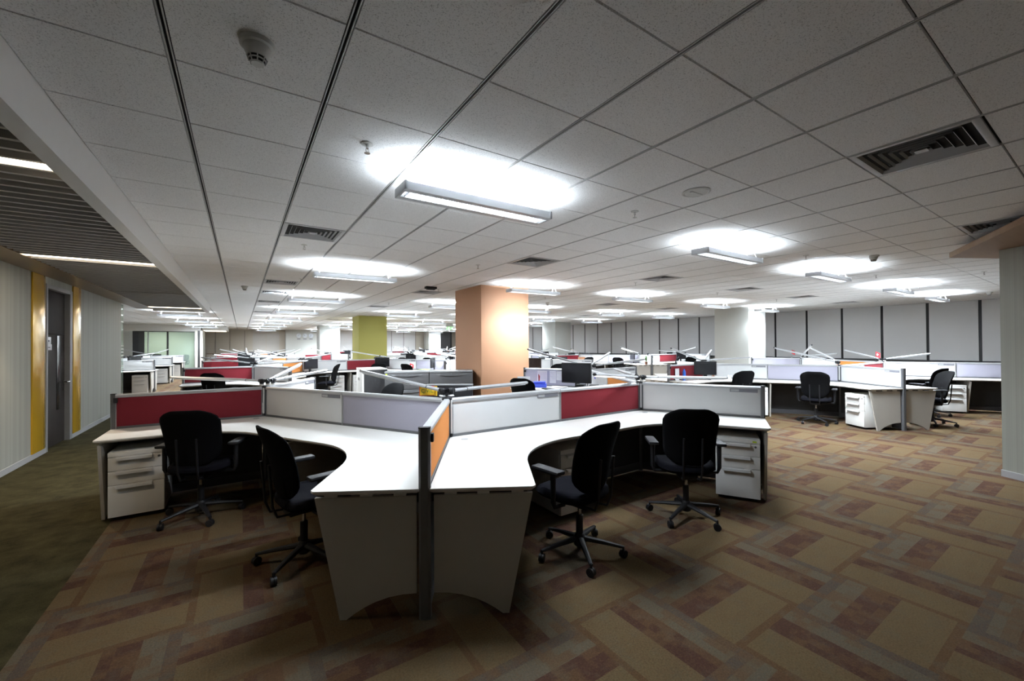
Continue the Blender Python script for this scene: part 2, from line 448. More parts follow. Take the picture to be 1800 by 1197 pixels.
h.lathe([(.02, 0), (.02, .012)], 'chrome', T=Matrix.Translation((-2.47, 9.80, .86)) @ Matrix.Rotation(pi / 2, 4, 'Y'))
tag(t.done(), kind='structure')
t = TH_('door_sign')
t.part('sign_plate').box(-2.468, -2.455, 9.0, 9.22, 1.60, 1.71, 'alu', .002); t.part('sign_plate').box(-2.468, -2.452, 9.02, 9.24, 1.51, 1.60, 'paper', .002)
t.part('lettering').box(-2.4545, -2.453, 9.07, 9.15, 1.635, 1.665, 'ink'); t.part('lettering').box(-2.4515, -2.45, 9.08, 9.17, 1.545, 1.558, 'ink')
tag(t.done(), 'small silver and white two-tier sign on the dark wooden door', 'door sign')

# glass partition ending the left wall, open bay behind it, glass meeting room far left
b = MB(); b.box(-2.50, -2.485, 13.46, 14.03, .05, 2.60, 'glass')
for z in (.98, 1.05, 1.24, 1.32, 1.40, 1.48, 1.56, 2.16): b.box(-2.484, -2.480, 13.46, 14.03, z, z + .03, 'frost')
b.box(-2.51, -2.47, 13.46, 14.03, 0, .05, 'silver'); struct('window_1', b)
b = MB(); b.box(-6.1, -6, 13.5, 37, 0, 2.95, 'beige'); struct('wall_bay', b)
b = MB(); b.box(-6, -2.55, 13.35, 13.45, 0, 2.95, 'beige'); struct('wall_corridor_end', b)
YG = 31.0
b = MB(); b.box(-6, -2.05, YG - .1, YG + .1, 2.42, 2.95, 'bulk'); b.box(-6, -5.1, YG - .1, YG + .1, 0, 2.42, 'colwhite'); struct('wall_meeting_front', b)
b = MB()
for xa, xb in ((-4.42, -3.62), (-3.54, -2.35)): b.box(xa, xb, YG - .01, YG + .01, .05, 2.40, 'glass')
b.box(-4.47, -4.42, YG - .04, YG + .04, 0, 2.42, 'silver'); b.box(-3.62, -3.54, YG - .05, YG + .05, 0, 2.42, 'mullion'); b.box(-5.1, -2.3, YG - .04, YG + .04, 2.38, 2.42, 'mullion')
b.box(-2.35, -2.30, YG - .04, YG + .04, 0, 2.42, 'silver'); struct('window_2', b)
b = MB(); b.box(-5.05, -4.85, YG - .03, YG + .03, 0, 2.38, 'mullion'); b.box(-4.85, -4.60, YG - .03, YG + .03, 0, 2.38, 'charcoal'); b.box(-4.60, -4.47, YG - .02, YG + .02, 0, 2.38, 'glass'); b.box(-5.1, -5.05, YG - .04, YG + .04, 0, 2.38, 'mullion'); struct('door_2', b)
b = MB(); b.box(-6, -2.05, 34.4, 34.5, 0, 2.95, 'colwhite'); b.box(-2.2, -2.1, YG + .1, 34.4, 0, 2.95, 'colwhite'); struct('wall_meeting_back', b)
b = MB(); b.box(-2.30, -2.18, YG - .25, YG + .12, 0, 2.46, 'cream'); b.box(-2.18, -2.06, YG - .15, YG + .1, 0, 2.46, 'mullion'); b.box(-2.06, -1.94, YG - .25, YG + .12, 0, 2.46, 'cream'); struct('trim_5', b)
light('meeting_room_light', 'AREA', (-4.1, 32.8, 2.7), 60, (.95, 1, .9), size=(1.6, .6))

# back wall: beige panels, grey blinds, white clock wall
b = MB(); b.box(XL, XR + .2, YF, YF + .1, 0, 2.95, 'beige'); struct('wall_back', b)
b = MB(); b.box(-2.1, .62, YF - .03, YF, 0, .95, 'cream'); b.box(-2.1, .62, YF - .05, YF, .95, 1.0, 'oak')
for x in (-1.6, -.72, .2): b.box(x, x + .02, YF - .02, YF, 1.0, 2.7, 'mullion')
struct('trim_6', b)
b = MB(); b.box(2.9, 5.1, 36.5, YF, 0, 2.95, 'colwhite'); struct('wall_clock', b)
b = MB(); b.box(-2.05, -.74, 32.2, 35.2, 2.54, 2.95, 'bulk'); struct('trim_7', b)
for k, y in enumerate((32.6, 34.2)):
    t = TH_('linear_ceiling_light'); t.part('diffuser').box(-2.0, -.85, y - .05, y + .05, 2.515, 2.54, 'led'); t.part('housing').box(-2.02, -.83, y - .07, y + .07, 2.53, 2.545, 'slat')
    tag(t.done(), ('warm linear light under far white bulkhead left, the lower nearer strip', 'warm linear light under far white bulkhead left, the upper farther strip')[1 - k], 'ceiling light')

# window wall with roller blinds on the right
b = MB(); b.box(XR, XR + .15, YB, YF, 0, .93, 'greige'); b.box(XR + .06, XR + .15, YB, YF, .93, 2.95, 'mullion'); struct('wall_right', b)
b = MB(); b.box(XR - .14, XR + .05, YB, YF, .915, .945, 'charcoal'); struct('trim_8', b)
y = 2.53 - 1.12 * 4; n = 0; NB = []
while y < 35.6:
    if 1.0 < y: NB.append(y)
    y += 1.12
for k, y in enumerate(NB):
    t = TH_('roller_blind')
    t.part('fabric').box(XR + .01, XR + .018, y + .035, y + 1.085, .97, ZC, 'blind')
    t.part('bottom_bar').tube([(XR + .014, y + .035, .965), (XR + .014, y + 1.085, .965)], .012, 'kick', 8)
    tag(t.done(), 'grey roller blind drawn down the right window wall, counted as number %d from the right' % (k + 1), 'roller blind', 'roller blinds on the window wall')
k = 0
for xa in (.72, 1.62):
    t = TH_('roller_blind'); t.part('fabric').box(xa, xa + .86, YF - .03, YF - .02, .95, ZC - .05, 'greige'); t.part('bottom_bar').tube([(xa, YF - .025, .95), (xa + .86, YF - .025, .95)], .012, 'kick', 8)
    tag(t.done(), ('beige roller blind on the far wall just left of its neighbour by the clocks', 'beige roller blind on the far wall beside the clocks')[k], 'roller blind'); k += 1
x = 5.75
for k in range(7):
    t = TH_('roller_blind'); t.part('fabric').box(x, x + 1.08, YF - .03, YF - .02, .95, ZC - .03, 'blind'); t.part('bottom_bar').tube([(x, YF - .025, .95), (x + 1.08, YF - .025, .95)], .012, 'kick', 8)
    b = MB(); b.box(x + 1.08, x + 1.12, YF - .015, YF, .9, ZC, 'mullion'); struct('trim_9', b)
    tag(t.done(), 'grey roller blind on the far end wall, number %d going right from the clock wall' % (k + 1), 'roller blind', 'roller blinds on the far end wall'); x += 1.12
b = MB(); b.box(16.0, 17.1, YF - .06, YF, 0, 2.72, 'darkalu'); b.box(17.1, 17.25, YF - .08, YF, 0, 2.72, 'mullion'); struct('door_3', b)
b = MB(); b.box(XL, XR, YB - .1, YB, 0, 2.95, 'beige'); struct('wall_front', b)

# structural columns
def column(name, x0, x1, y0, y1, m, label):
    b = MB(); b.box(x0, x1, y0, y1, 0, ZC + .01, m, .006); tag(b.build(name), label, 'column')
column('pillar', 4.12, 5.32, 7.40, 8.62, 'peach', 'square peach-orange painted column with a bright light pool on it')
column('pillar', 4.10, 5.27, 17.85, 19.05, 'lime', 'square yellow-green painted column behind the far desks')
column('pillar', 4.01, 5.17, 27.5, 28.7, 'colwhite', 'far white column right of the wall clocks')
column('pillar', 14.43, 15.60, 7.25, 8.45, 'colwhite', 'white column in front of the grey blinds at right')
column('pillar', 14.70, 15.85, 17.9, 19.1, 'colwhite', 'white column just right of the peach-orange one')
column('pillar', 14.34, 15.50, 35.6, 36.8, 'colwhite', 'farthest white column seen between the yellow-green and orange ones')

# ribbed wall end at right with timber canopy
T = Matrix.Translation((7.36, .862, 0)) @ Matrix.Rotation(rad(243), 4, 'Z')
b = MB(); b.box(0, 1.6, 0, .5, .0, 2.62, 'stripe', T=T); struct('wall_end_right', b)
b = MB(); b.box(-.006, 1.6, -.012, 0, 0, .075, 'silver', T=T); b.box(-.006, 0, 0, .5, 0, .075, 'silver', T=T); struct('baseboard_right', b)
b = MB(); b.prism([(7.50, 1.29), (5.0, .14), (5.9, -1.3), (9.2, -.3), (9.0, .46)], 2.622, 2.685, 'oak'); tag(b.build('timber_canopy'), kind='structure')

# ------------------------------------------------------------------ ceiling devices
ROWS = []                             # ceiling repeats labelled by row and place at the end
def vent():
    t = TH_('ceiling_vent'); h = .292
    fr = t.part('frame')
    for a0, a1, c0, c1 in ((-h, h, -h, -h + .035), (-h, h, h - .035, h), (-h, -h + .035, -h + .035, h - .035), (h - .035, h, -h + .035, h - .035)): fr.box(a0, a1, c0, c1, -.004, .012, 'vent', .003)
    t.part('duct').add([(-h, -h, .11), (h, -h, .11), (h, h, .11), (-h, h, .11)], [(0, 1, 2, 3)], 'tilebed')
    lv = t.part('louvre')
    for k in range(6):                              # nested square cones
        a = .257 - k * .042; c = a - .034
        v = [(-a, -a, .0), (a, -a, .0), (a, a, .0), (-a, a, .0), (-c, -c, .055), (c, -c, .055), (c, c, .055), (-c, c, .055)]
        v2 = [(x * (1 - .003 / a), y * (1 - .003 / a), z + .004) for x, y, z in v]
        lv.add(v + v2, [(i, (i + 1) % 4, (i + 1) % 4 + 4, i + 4) for i in range(4)] + [(i + 8, i + 12, (i + 1) % 4 + 12, (i + 1) % 4 + 8) for i in range(4)] + [(i, i + 8, (i + 1) % 4 + 8, (i + 1) % 4) for i in range(4)], 'vent')
    t.part('centre_plate').box(-.03, .03, -.03, .03, -.002, .002, 'vent')
    return t.done()
for x, y in VENTS:
    o = place('vent', vent, (x, y, ZC)); ROWS.append((o, 'square white louvred ceiling vent, %s row from camera', 'vent', 'square ceiling vents', y))
def detector():
    t = TH_('smoke_detector'); k = .001
    t.part('base').lathe([(.062, 0), (.062, -.018), (.052, -.022)], 'device', 28)
    bd = t.part('body'); bd.lathe([(.050, -.02), (.050, -.028), (.036, -.062)], 'device', 28); bd.lathe([(.026, -.083), (.022, -.088), (.01, -.089)], 'device', 28)
    t.part('slot').lathe([(.033, -.06), (.026, -.082)], 'black', 24)
    rb = t.part('rib')
    for q in range(8):
        a = q * pi / 4; rb.tube([(.036 * cos(a), .036 * sin(a), -.061), (.027 * cos(a), .027 * sin(a), -.084)], .0028, 'device', 6)
    rb.lathe([(.0325, -.070), (.031, -.074)], 'device', 24)
    return t.done()
for (x, y), l in (((.054, 1.94), 'white cone-shaped smoke detector nearest the camera, on the ceiling at upper left'), ((7.48, 2.03), 'white smoke detector on the ceiling left of the timber canopy'), ((.057, 10.1), 'white smoke detector on the ceiling by the far left vents'), ((15.6, 2.0), 'small white smoke detector on the ceiling by the far right blinds'), ((7.6, 9.6), 'small white smoke detector on the ceiling right of the orange column')):
    tag(place('det', detector, (x, y, ZC)), l, 'smoke detector', 'smoke detectors')
def sprinkler():
    t = TH_('sprinkler')
    t.part('escutcheon').lathe([(.034, 0), (.036, -.004), (.014, -.007)], 'device', 20)
    h = t.part('head'); h.lathe([(.009, -.004), (.009, -.03)], 'chrome', 10)
    for s_ in (-1, 1): h.tube([(.009 * s_, 0, -.03), (.013 * s_, 0, -.042), (.004 * s_, 0, -.056)], .0028, 'chrome', 6)
    t.part('deflector').lathe([(.018, -.056), (.018, -.0585)], 'chrome', 14)
    return t.done()
for x, y in [(.64, 2.56), (3.05, 2.545), (6.65, 2.545), (9.7, 2.6), (10.9, 1.45), (.64, 5.56), (3.05, 5.57), (6.65, 5.545), (.92, 8.45), (3.65, 8.5), (6.65, 8.5), (.8, 10.9), (9.7, 5.6), (12.7, 5.6), (12.4, 2.6), (3.6, 12.0), (.7, 14.5)]:
    ROWS.append((place('spr', sprinkler, (x, y, ZC), .6), 'small chrome ceiling sprinkler head, %s row from camera', 'sprinkler', 'ceiling sprinklers', y))
t = TH_('ceiling_speaker'); t.part('rim').lathe([(.105, 0), (.108, -.006), (.095, -.012), (.088, -.008)], 'device', 32); t.part('grille').lathe([(.088, -.003), (.088, -.009), (.05, -.012)], 'device', 28); t.part('blade').tube([(-.07, 0, -.014), (.07, 0, -.014)], .012, 'device', 8, sq=(1, .35))
o = t.done(); o.location = (3.075, 1.943, ZC); tag(o, 'round white flush ceiling speaker between the two nearest pendant lights', 'speaker')
t = TH_('projector_bracket'); t.part('plate').box(-.12, .12, -.06, .06, -.05, 0, 'black', .01); t.part('cover').box(-.09, .09, -.04, .04, -.07, -.05, 'charcoal', .01)
o = t.done(); o.location = (3.35, 8.2, ZC); tag(o, 'small black box on the ceiling left of the orange column', 'ceiling box')
t = TH_('exit_sign'); t.part('case').box(-.2, .2, -.03, .03, -.38, -.2, 'green_lit', .004); t.part('bracket').box(-.2, .2, -.01, .01, -.2, 0, 'device')
mk = t.part('running_figure'); mk.lathe([(.018, 0), (.018, .002)], 'pict', 12, T=Matrix.Translation((-.04, -.032, -.235)) @ Matrix.Rotation(pi / 2, 4, 'X'))
for p in ([(-.045, -.033, -.255), (-.06, -.033, -.30)], [(-.06, -.033, -.30), (-.03, -.033, -.325), (-.05, -.033, -.36)], [(-.06, -.033, -.30), (-.09, -.033, -.33), (-.12, -.033, -.33)], [(-.045, -.033, -.262), (-.01, -.033, -.29)], [(-.045, -.033, -.262), (-.085, -.033, -.275)]): mk.tube(p, .008, 'pict', 6)
mk = t.part('arrow'); mk.box(.06, .14, -.034, -.031, -.30, -.285, 'pict'); mk.prism([(.14, -.33), (.18, -.2925), (.14, -.255)], 0, .003, 'pict', T=Matrix.Rotation(pi / 2, 4, 'X') @ Matrix.Translation((0, 0, .031)))
o = t.done(); o.location = (10.15, 22.0, ZC); o.rotation_euler = (0, 0, rad(-20)); tag(o, 'green lit exit sign hanging left of the orange column', 'exit sign')

# ------------------------------------------------------------------ pendant lights
ZP = 2.628
def pendant():
    t = TH_('pendant_light'); L = .625; W = .108
    hs = t.part('housing')
    for s_ in (-1, 1):
        hs.prism([(s_ * W, -.03), (s_ * (W - .012), .03), (s_ * (W - .05), .03), (s_ * (W - .045), -.03)][::s_], -L + .02, L - .02, 'silver', T=Matrix.Rotation(pi / 2, 4, 'Y') @ Matrix(((0, -1, 0, 0), (1, 0, 0, 0), (0, 0, 1, 0), (0, 0, 0, 1))) if False else Matrix(((0, 0, 1, 0), (1, 0, 0, 0), (0, 1, 0, 0), (0, 0, 0, 1))))
    for s_ in (-1, 1): t.part('end_cap').box(*sorted((s_ * (L - .02), s_ * L)), -W, W, -.032, .032, 'silver', .004)
    for s_ in (-1, 1): t.part('lamp_tube').tube([(-L + .06, s_ * .025, .0), (L - .06, s_ * .025, .0)], .008, 'tube', 8)
    hs.box(-L + .02, L - .02, -W + .05, -W + .056, -.03, .03, 'white_gloss'); hs.box(-L + .02, L - .02, W - .056, W - .05, -.03, .03, 'white_gloss')
    lo = t.part('louvre')
    for q in range(30): x = -L + .05 + q * (2 * L - .1) / 29; lo.box(x - .002, x + .002, -W + .056, W - .056, -.03, -.012, 'white_gloss')
    lo.box(-L + .05, L - .05, -.003, .003, -.03, -.012, 'white_gloss')
    for s_ in (-1, 1):
        wr = t.part('hanger_wire')
        for q in (-1, 1): wr.tube([(s_ * (L - .09), q * .07, .028), (s_ * (L - .12), q * .02, ZC - ZP)], .0022, 'alu', 5)
        wr.lathe([(.014, ZC - ZP), (.014, ZC - ZP - .014)], 'alu', 10, T=Matrix.Translation((s_ * (L - .12), 0, 0)))
    return t.done()
def pend_lights(o, k=1.0):
    light('uplight', 'AREA', (0, 0, .034), UP_W * k, PEND, o, (pi, 0, 0), size=(1.15, .10), spread=rad(165))
    light('downlight', 'AREA', (0, 0, -.036), DOWN_W * k, PEND, o, size=(1.15, .10))
PX = [1.53, 5.05, 8.08, 11.7, 14.8]; PY = [2.76, 6.82, 10.9, 15.1, 19.5, 23.2, 26.9, 31.0, 34.9]
ORD = ['first', 'second', 'third', 'fourth', 'fifth', 'sixth', 'seventh', 'eighth', 'ninth', 'tenth', 'eleventh', 'twelfth', 'thirteenth', 'fourteenth', 'fifteenth', 'sixteenth', 'seventeenth', 'eighteenth', 'nineteenth', 'twentieth']
PEN = []
for r in range(9):
    for c in range(5): PEN.append((place('pendant', pendant, (PX[c], PY[r], ZP)), r, c))
for r, y in enumerate((18.4, 22.8, 26.6, 29.8)): PEN.append((place('pendant', pendant, (-1.78, y, ZP)), r, -1))
for o, r, c in PEN:
    pend_lights(o, .29 if r == 0 and c == 0 else .38 if r == 0 and c == 1 else (.6 if (r, c) == (1, 1) else 1.25))
    if c < 0: tag(o, 'lit pendant fluorescent light %s beyond the slatted corridor ceiling' % ('nearest', 'second nearest', 'third', 'farthest')[r], 'pendant light', 'pendant lights')
    else: tag(o, 'lit pendant fluorescent light, %s row from the camera, %s from left' % (ORD[r], ORD[c]), 'pendant light', 'pendant lights')
light('corridor_downlight', 'SPOT', (-2.0, 6.7, 2.6), 55, WARM, rot=(0, rad(-8), 0), spot_size=rad(96), spot_blend=.3)
# ------------------------------------------------------------------ furniture builders
S = 2.58; HL = S / 2                    # node spacing, half a link
def mcols(a, b_, c, p=(0, 0, 0)):
    return Matrix(((a[0], b_[0], c[0], p[0]), (a[1], b_[1], c[1], p[1]), (a[2], b_[2], c[2], p[2]), (0, 0, 0, 1)))
def screen(cl, cr, end, plates, flat):
    """half a link of partition: x along the arm, left face = +y"""
    t = TH_('desk_screen', flat); x0, x1 = .036, HL - .003
    lo = t.part('lower_panel'); lo.box(x0, x1, -.02, .02, .11, .74, 'charcoal')
    t.part('kick_rail').box(x0, x1, -.024, .024, .02, .108, 'kick', .003)
    for s_, c in ((1, cl), (-1, cr)):
        y = sorted((s_ * .004, s_ * .021))
        t.part('panel', label='%s panel face' % {'white_gloss': 'glossy white', 'maroon': 'maroon fabric', 'purple': 'lavender grey fabric', 'orange': 'orange fabric'}[c]).box(x0 + .012, x1 - .008, y[0], y[1], .762, 1.05, c, .003)
    fr = t.part('frame'); fr.box(x0, x0 + .012, -.024, .024, .74, 1.055, 'darkalu'); fr.box(x1 - .008, x1, -.024, .024, .74, 1.055, 'alu'); fr.box(x0, x1, -.024, .024, .74, .762, 'darkalu')
    t.part('top_rail').prism([(-.03, 1.05), (.03, 1.05), (.03, 1.07), (.018, 1.083), (-.018, 1.083), (-.03, 1.07)], x0, x1, 'silver', T=mcols((0, 1, 0), (0, 0, 1), (1, 0, 0)))
    for p in plates:
        s_ = 1 if p == 'L' else -1; pl = t.part('name_plate')
        pl.box(x1 - .30, x1 - .03, *sorted((s_ * .021, s_ * .027)), 1.012, 1.05, 'plate', .002)
        ca = t.part('name_card', pl); ca.box(x1 - .20 if s_ > 0 else x1 - .29, x1 - .12 if s_ > 0 else x1 - .21, *sorted((s_ * .027, s_ * .0285)), 1.019, 1.043, 'silver')
    if end:
        pts = [(-.034, 0), (-.034, .026), (-.02, .038), (.02, .038), (.034, .026), (.034, 0)]
        t.part('end_post').prism([(x1 + y, x) for x, y in pts][::-1], 0, 1.083, 'darkalu'); t.part('end_post_cap').prism([(x1 + y * 1.02, x * 1.03) for x, y in pts][::-1], 1.083, 1.09, 'black')
        if not flat: t.part('latch').box(x1 - .02, x1 + .012, .034, .05, 1.0, 1.05, 'black', .004)
    return t.done()
def corner_post(flat):
    t = TH_('corner_post', flat)
    p = t.part('post'); p.lathe([(.034, 0), (.034, 1.06)], 'darkalu', 12)
    t.part('cap').lathe([(.046, 1.06), (.046, 1.085), (.03, 1.094)], 'black', 16)
    for a in (60, 180, 300):
        tb = t.part('cable_tube'); x, y = .047 * cos(rad(a)), .047 * sin(rad(a)); tb.tube([(x, y, .76), (x, y, 1.07)], .0085, 'white_gloss', 8)
        t.part('clip').lathe([(.013, .752), (.013, .775)], 'black', 10, T=Matrix.Translation((x, y, 0)))
    return t.done()
D2 = (cos(rad(120)), sin(rad(120))); N2 = (sin(rad(120)), -cos(rad(120)))
def desk(e1, e2, flat):
    """120 degree desk: first wing along +x, second along 120 degrees; e = terminal end"""
    t = TH_('corner_desk'); dp = .64; g0 = .028
    l1 = HL + (.03 if e1 else 0); l2 = HL + (.03 if e2 else 0)
    w1 = lambda a, p: (a, p); w2 = lambda a, p: (D2[0] * a + N2[0] * p, D2[1] * a + N2[1] * p)
    q = g0 / sin(rad(60)); pts = [(q * .5, q * .866), w1(l1, g0), w1(l1, dp - (.02 if e1 else 0))]
    if e1: pts.append(w1(l1 - .025, dp))
    r = .80; cd = dp / sin(rad(60)) + r / sin(rad(60)); cx, cy = cd * .5, cd * .866
    n = 5 if flat else 14
    for k in range(n + 1):
        a = rad(-90 - 60 * k / n); pts.append((cx + r * cos(a), cy + r * sin(a)))
    if e2: pts.append(w2(l2 - .025, dp))
    pts += [w2(l2, dp - (.02 if e2 else 0)), w2(l2, g0)]
    wt = t.part('worktop'); wt.prism(pts, .728, .74, 'white'); wt.prism(pts, .712, .7279, 'white', inset=.018)
    if not flat:
        gr = t.part('grommet'); gr.lathe([(.032, .74), (.032, .7425), (.012, .743)], 'silver', 20, T=Matrix.Translation((.10, .16, 0)))
    arch = [(.05, .693), (.05, .135)] + [(.05 + .395 * s_, .135 * (1 - s_ ** 2.3)) for s_ in ((.2, .4, .6, .75, .88, 1.0) if not flat else (.5, 1))] + [(.482, 0), (.622, .693)]
    for e, d, nn, l in ((True, (1, 0), (0, 1), l1), (e2, D2, N2, l2)):
        if not e: continue
        Tm = mcols((nn[0], nn[1], 0), (0, 0, 1), (d[0], d[1], 0)); x = l - (.052 if l > HL else .012)
        t.part('end_panel').prism(arch[::-1] if d == (1, 0) else arch, x, x + .024, 'endpanel', T=Tm)
        if not flat:
            for p in (.11, .30, .50): t.part('spacer').box(p, p + .07, .693, .712, x + .002, x + .02, 'white', T=Tm)
            t.part('cable_tray').prism([(.03, .69), (.20, .69), (.185, .655), (.15, .64), (.03, .64)], x - .5, x - .03, 'black', T=Tm)
    return t.done()
def pedestal(flat, sticker=False):
    t = TH_('drawer_pedestal', flat)
    b_ = t.part('body'); b_.box(-.195, .195, -.5, -.004, .035, .615, 'white', .003)
    z = .04
    for k, h in enumerate((.285, .125, .125)):
        d = t.part('drawer'); d.box(-.193, .193, -.003, .016, z, z + h - .004, 'white', .003)
        hd = t.part('handle', d)
        hd.prism([(.016, z + h - .016), (.016, z + h - .002), (.046, z + h - .008), (.050, z + h - .030), (.044, z + h - .030), (.040, z + h - .018)], -.11, .14, 'handle', T=mcols((0, 1, 0), (0, 0, 1), (1, 0, 0)))
        if k == 2: t.part('lock', d).lathe([(.010, 0), (.010, .004), (.005, .005)], 'darkalu', 14, T=Matrix.Translation((-.155, .016, z + h - .03)) @ Matrix.Rotation(-pi / 2, 4, 'X'))
        z += h
    b_.box(-.195, .195, -.004, .016, z, .615, 'white', .003)
    if not flat:
        for x in (-.16, .16):
            for y in (-.45, -.06): t.part('caster').lathe([(.016, -.01), (.016, .01)], 'black', 12, T=Matrix.Translation((x, y, .018)) @ Matrix.Rotation(pi / 2, 4, 'Y'))
    if sticker: t.part('sticker').box(-.165, -.13, .016, .0175, .587, .602, 'lime_sticker')
    return t.done()
def chair(flat):
    """faces +y"""
    t = TH_('office_chair', flat); n = 12 if flat else 28
    def sup(t_, ex): c, s_ = cos(t_), sin(t_); return (abs(c) ** ex * (1 if c >= 0 else -1), abs(s_) ** ex * (1 if s_ >= 0 else -1))
    secs = []
    for z, k in ((.415, .80), (.42, .92), (.445, 1.0), (.475, .99), (.492, .93), (.498, .8)):
        q = []
        for i in range(n):
            x, y = sup(2 * pi * i / n, .6); q.append((x * .245 * k, .07 + y * .235 * k, z + .012 * (x * x) - (.02 if y > .6 and z > .46 else 0)))
        secs.append(q)
    t.part('seat').loft(secs, 'seat')
    secs = []; V = (0, .012, .05, .12, .2, .3, .5, .7, .8, .88, .94, .975, .992, 1.0) if not flat else (0, .06, .3, .7, .92, 1)
    for v in V:
        t0, rr = max(0, v - .74) / .26, max(0, .30 - v) / .30
        W = (.236 - .03 * (1 - v) ** 1.5) * (1 - .56 * t0 ** 3.2) * (1 - .50 * rr ** 2.6)
        yb = -.145 - .14 * v + .03 * sin(pi * v); th = (.030 - .006 * v) * (1 - .55 * max(t0, rr) ** 4); q = []
        if v in (0, 1): W *= .86; th *= .35
        for i in range(n):
            x, y = sup(2 * pi * i / n, .75); q.append((x * W, yb + y * th + .055 * (x * W / .23) ** 2, .50 + .51 * v))
        secs.append(q)
    t.part('backrest').loft(secs, 'mesh')
    for s_ in (-1, 1):
        br = t.part('back_bar'); br.tube([(s_ * .075, -.255, .76), (s_ * .075, -.24, .60), (s_ * .075, -.23, .47), (s_ * .07, -.20, .395), (s_ * .06, -.08, .385)], .009, 'black', 6 if flat else 8)
        ar = t.part('armrest')
        ar.tube([(s_ * .17, .0, .405), (s_ * .27, .0, .41), (s_ * .285, .0, .45), (s_ * .285, .0, .655)], [.014, .014, .018, .020], 'black', 8, sq=(1, 1))
        t.part('arm_pad', ar).box(s_ * .285 - .042, s_ * .285 + .042, -.08, .18, .652, .682, 'arm', .014)
    mc = t.part('mechanism'); mc.box(-.075, .075, -.12, .10, .365, .412, 'black', .01); mc.tube([(.07, .03, .385), (.24, .03, .39)], .006, 'black', 6)
    gl = t.part('gas_lift'); gl.lathe([(.013, .28), (.013, .37)], 'chrome', 12); gl.lathe([(.026, .09), (.026, .285), (.02, .29)], 'black', 14)
    hub = t.part('base_hub'); hub.lathe([(.03, .055), (.045, .07), (.042, .13), (.03, .15)], 'black', 16)
    for k in range(5):
        a = 2 * pi * k / 5 + .3; c, s_ = cos(a), sin(a)
        lg = t.part('leg'); lg.tube([(.03 * c, .03 * s_, .115), (.18 * c, .18 * s_, .098), (.315 * c, .315 * s_, .078)], [.026, .020, .014], 'black', 8, sq=(1, .8))
        cs = t.part('caster', lg); Tm = Matrix.Translation((.315 * c, .315 * s_, .03)) @ Matrix.Rotation(a + .8, 4, 'Z') @ Matrix.Rotation(pi / 2, 4, 'X')
        for q in (-1, 1): cs.lathe([(.012, q * .010 - .009), (.029, q * .010 - .008), (.029, q * .010 + .008), (.012, q * .010 + .009)], 'black', 10 if flat else 16, T=Tm)
        cs.tube([(.315 * c, .315 * s_, .04), (.315 * c, .315 * s_, .085)], .009, 'black', 6)
    return t.done()
def arm_lamp(flat, L=1.15, lit=False):
    t = TH_('arm_lamp', flat)
    j = t.part('joint'); j.lathe([(.022, -.035), (.026, -.02), (.024, .012), (.015, .022)], 'black', 12); j.lathe([(.014, -.05), (.03, -.048), (.02, -.035)], 'white_gloss', 12); j.tube([(-.035, 0, .0), (.035, 0, .0)], .02, 'black', 10)
    t.part('sleeve').tube([(.03, 0, 0), (.19, 0, 0)], .019, 'silver', 10, sq=(1, .8))
    t.part('ring').tube([(.188, 0, 0), (.194, 0, 0)], .0205, 'black', 10, sq=(1, .8))
    t.part('arm_tube').tube([(.194, 0, .002), (L - .015, 0, .002)], .023, 'silver', 12, sq=(1, .72))
    t.part('end_cap').tube([(L - .015, 0, .002), (L, 0, .002)], [.023, .018], 'black', 12, sq=(1, .72))
    t.part('diffuser').box(.42, L - .05, -.015, .015, -.019, -.012, 'lamplit' if lit else 'white_gloss')
    return t.done()
def monitor(flat, silver=False, w=.46, h=.30):
    """screen faces +y"""
    t = TH_('monitor', flat); z0 = .11
    t.part('housing').box(-w / 2, w / 2, -.035, .012, z0, z0 + h, 'black', .008); t.part('screen').box(-w / 2 + .016, w / 2 - .016, .0115, .0135, z0 + .018, z0 + h - .016, 'screen')
    if silver: t.part('bezel').box(-w / 2 - .004, w / 2 + .004, -.03, .014, z0 + h, z0 + h + .012, 'silver', .003)
    t.part('neck').box(-.035, .035, -.07, -.035, .012, z0 + .14, 'black', .006); t.part('foot').box(-.12, .12, -.13, .07, 0, .014, 'black', .005)
    return t.done()
def keyboard():
    t = TH_('keyboard'); t.part('case').box(-.22, .22, -.07, .07, 0, .018, 'black', .004); k = t.part('keys')
    for r in range(4):
        for c in range(14): k.box(-.205 + c * .0295, -.205 + c * .0295 + .025, -.058 + r * .03, -.058 + r * .03 + .025, .018, .023, 'charcoal')
    return t.done()
def papers(n=5):
    t = TH_('paper_stack'); p = t.part('sheets')
    for k in range(n): p.box(-.105, .105, -.148, .148, k * .003, k * .003 + .0027, 'paper', T=Matrix.Rotation(rad(random.uniform(-5, 5)), 4, 'Z'))
    return t.done()
def bottle():
    t = TH_('water_bottle'); t.part('body').lathe([(.03, 0), (.036, .01), (.036, .13), (.033, .15), (.036, .17), (.03, .2), (.014, .225)], 'bottle', 18); t.part('cap').lathe([(.016, .222), (.016, .245)], 'bottle', 14); return t.done()
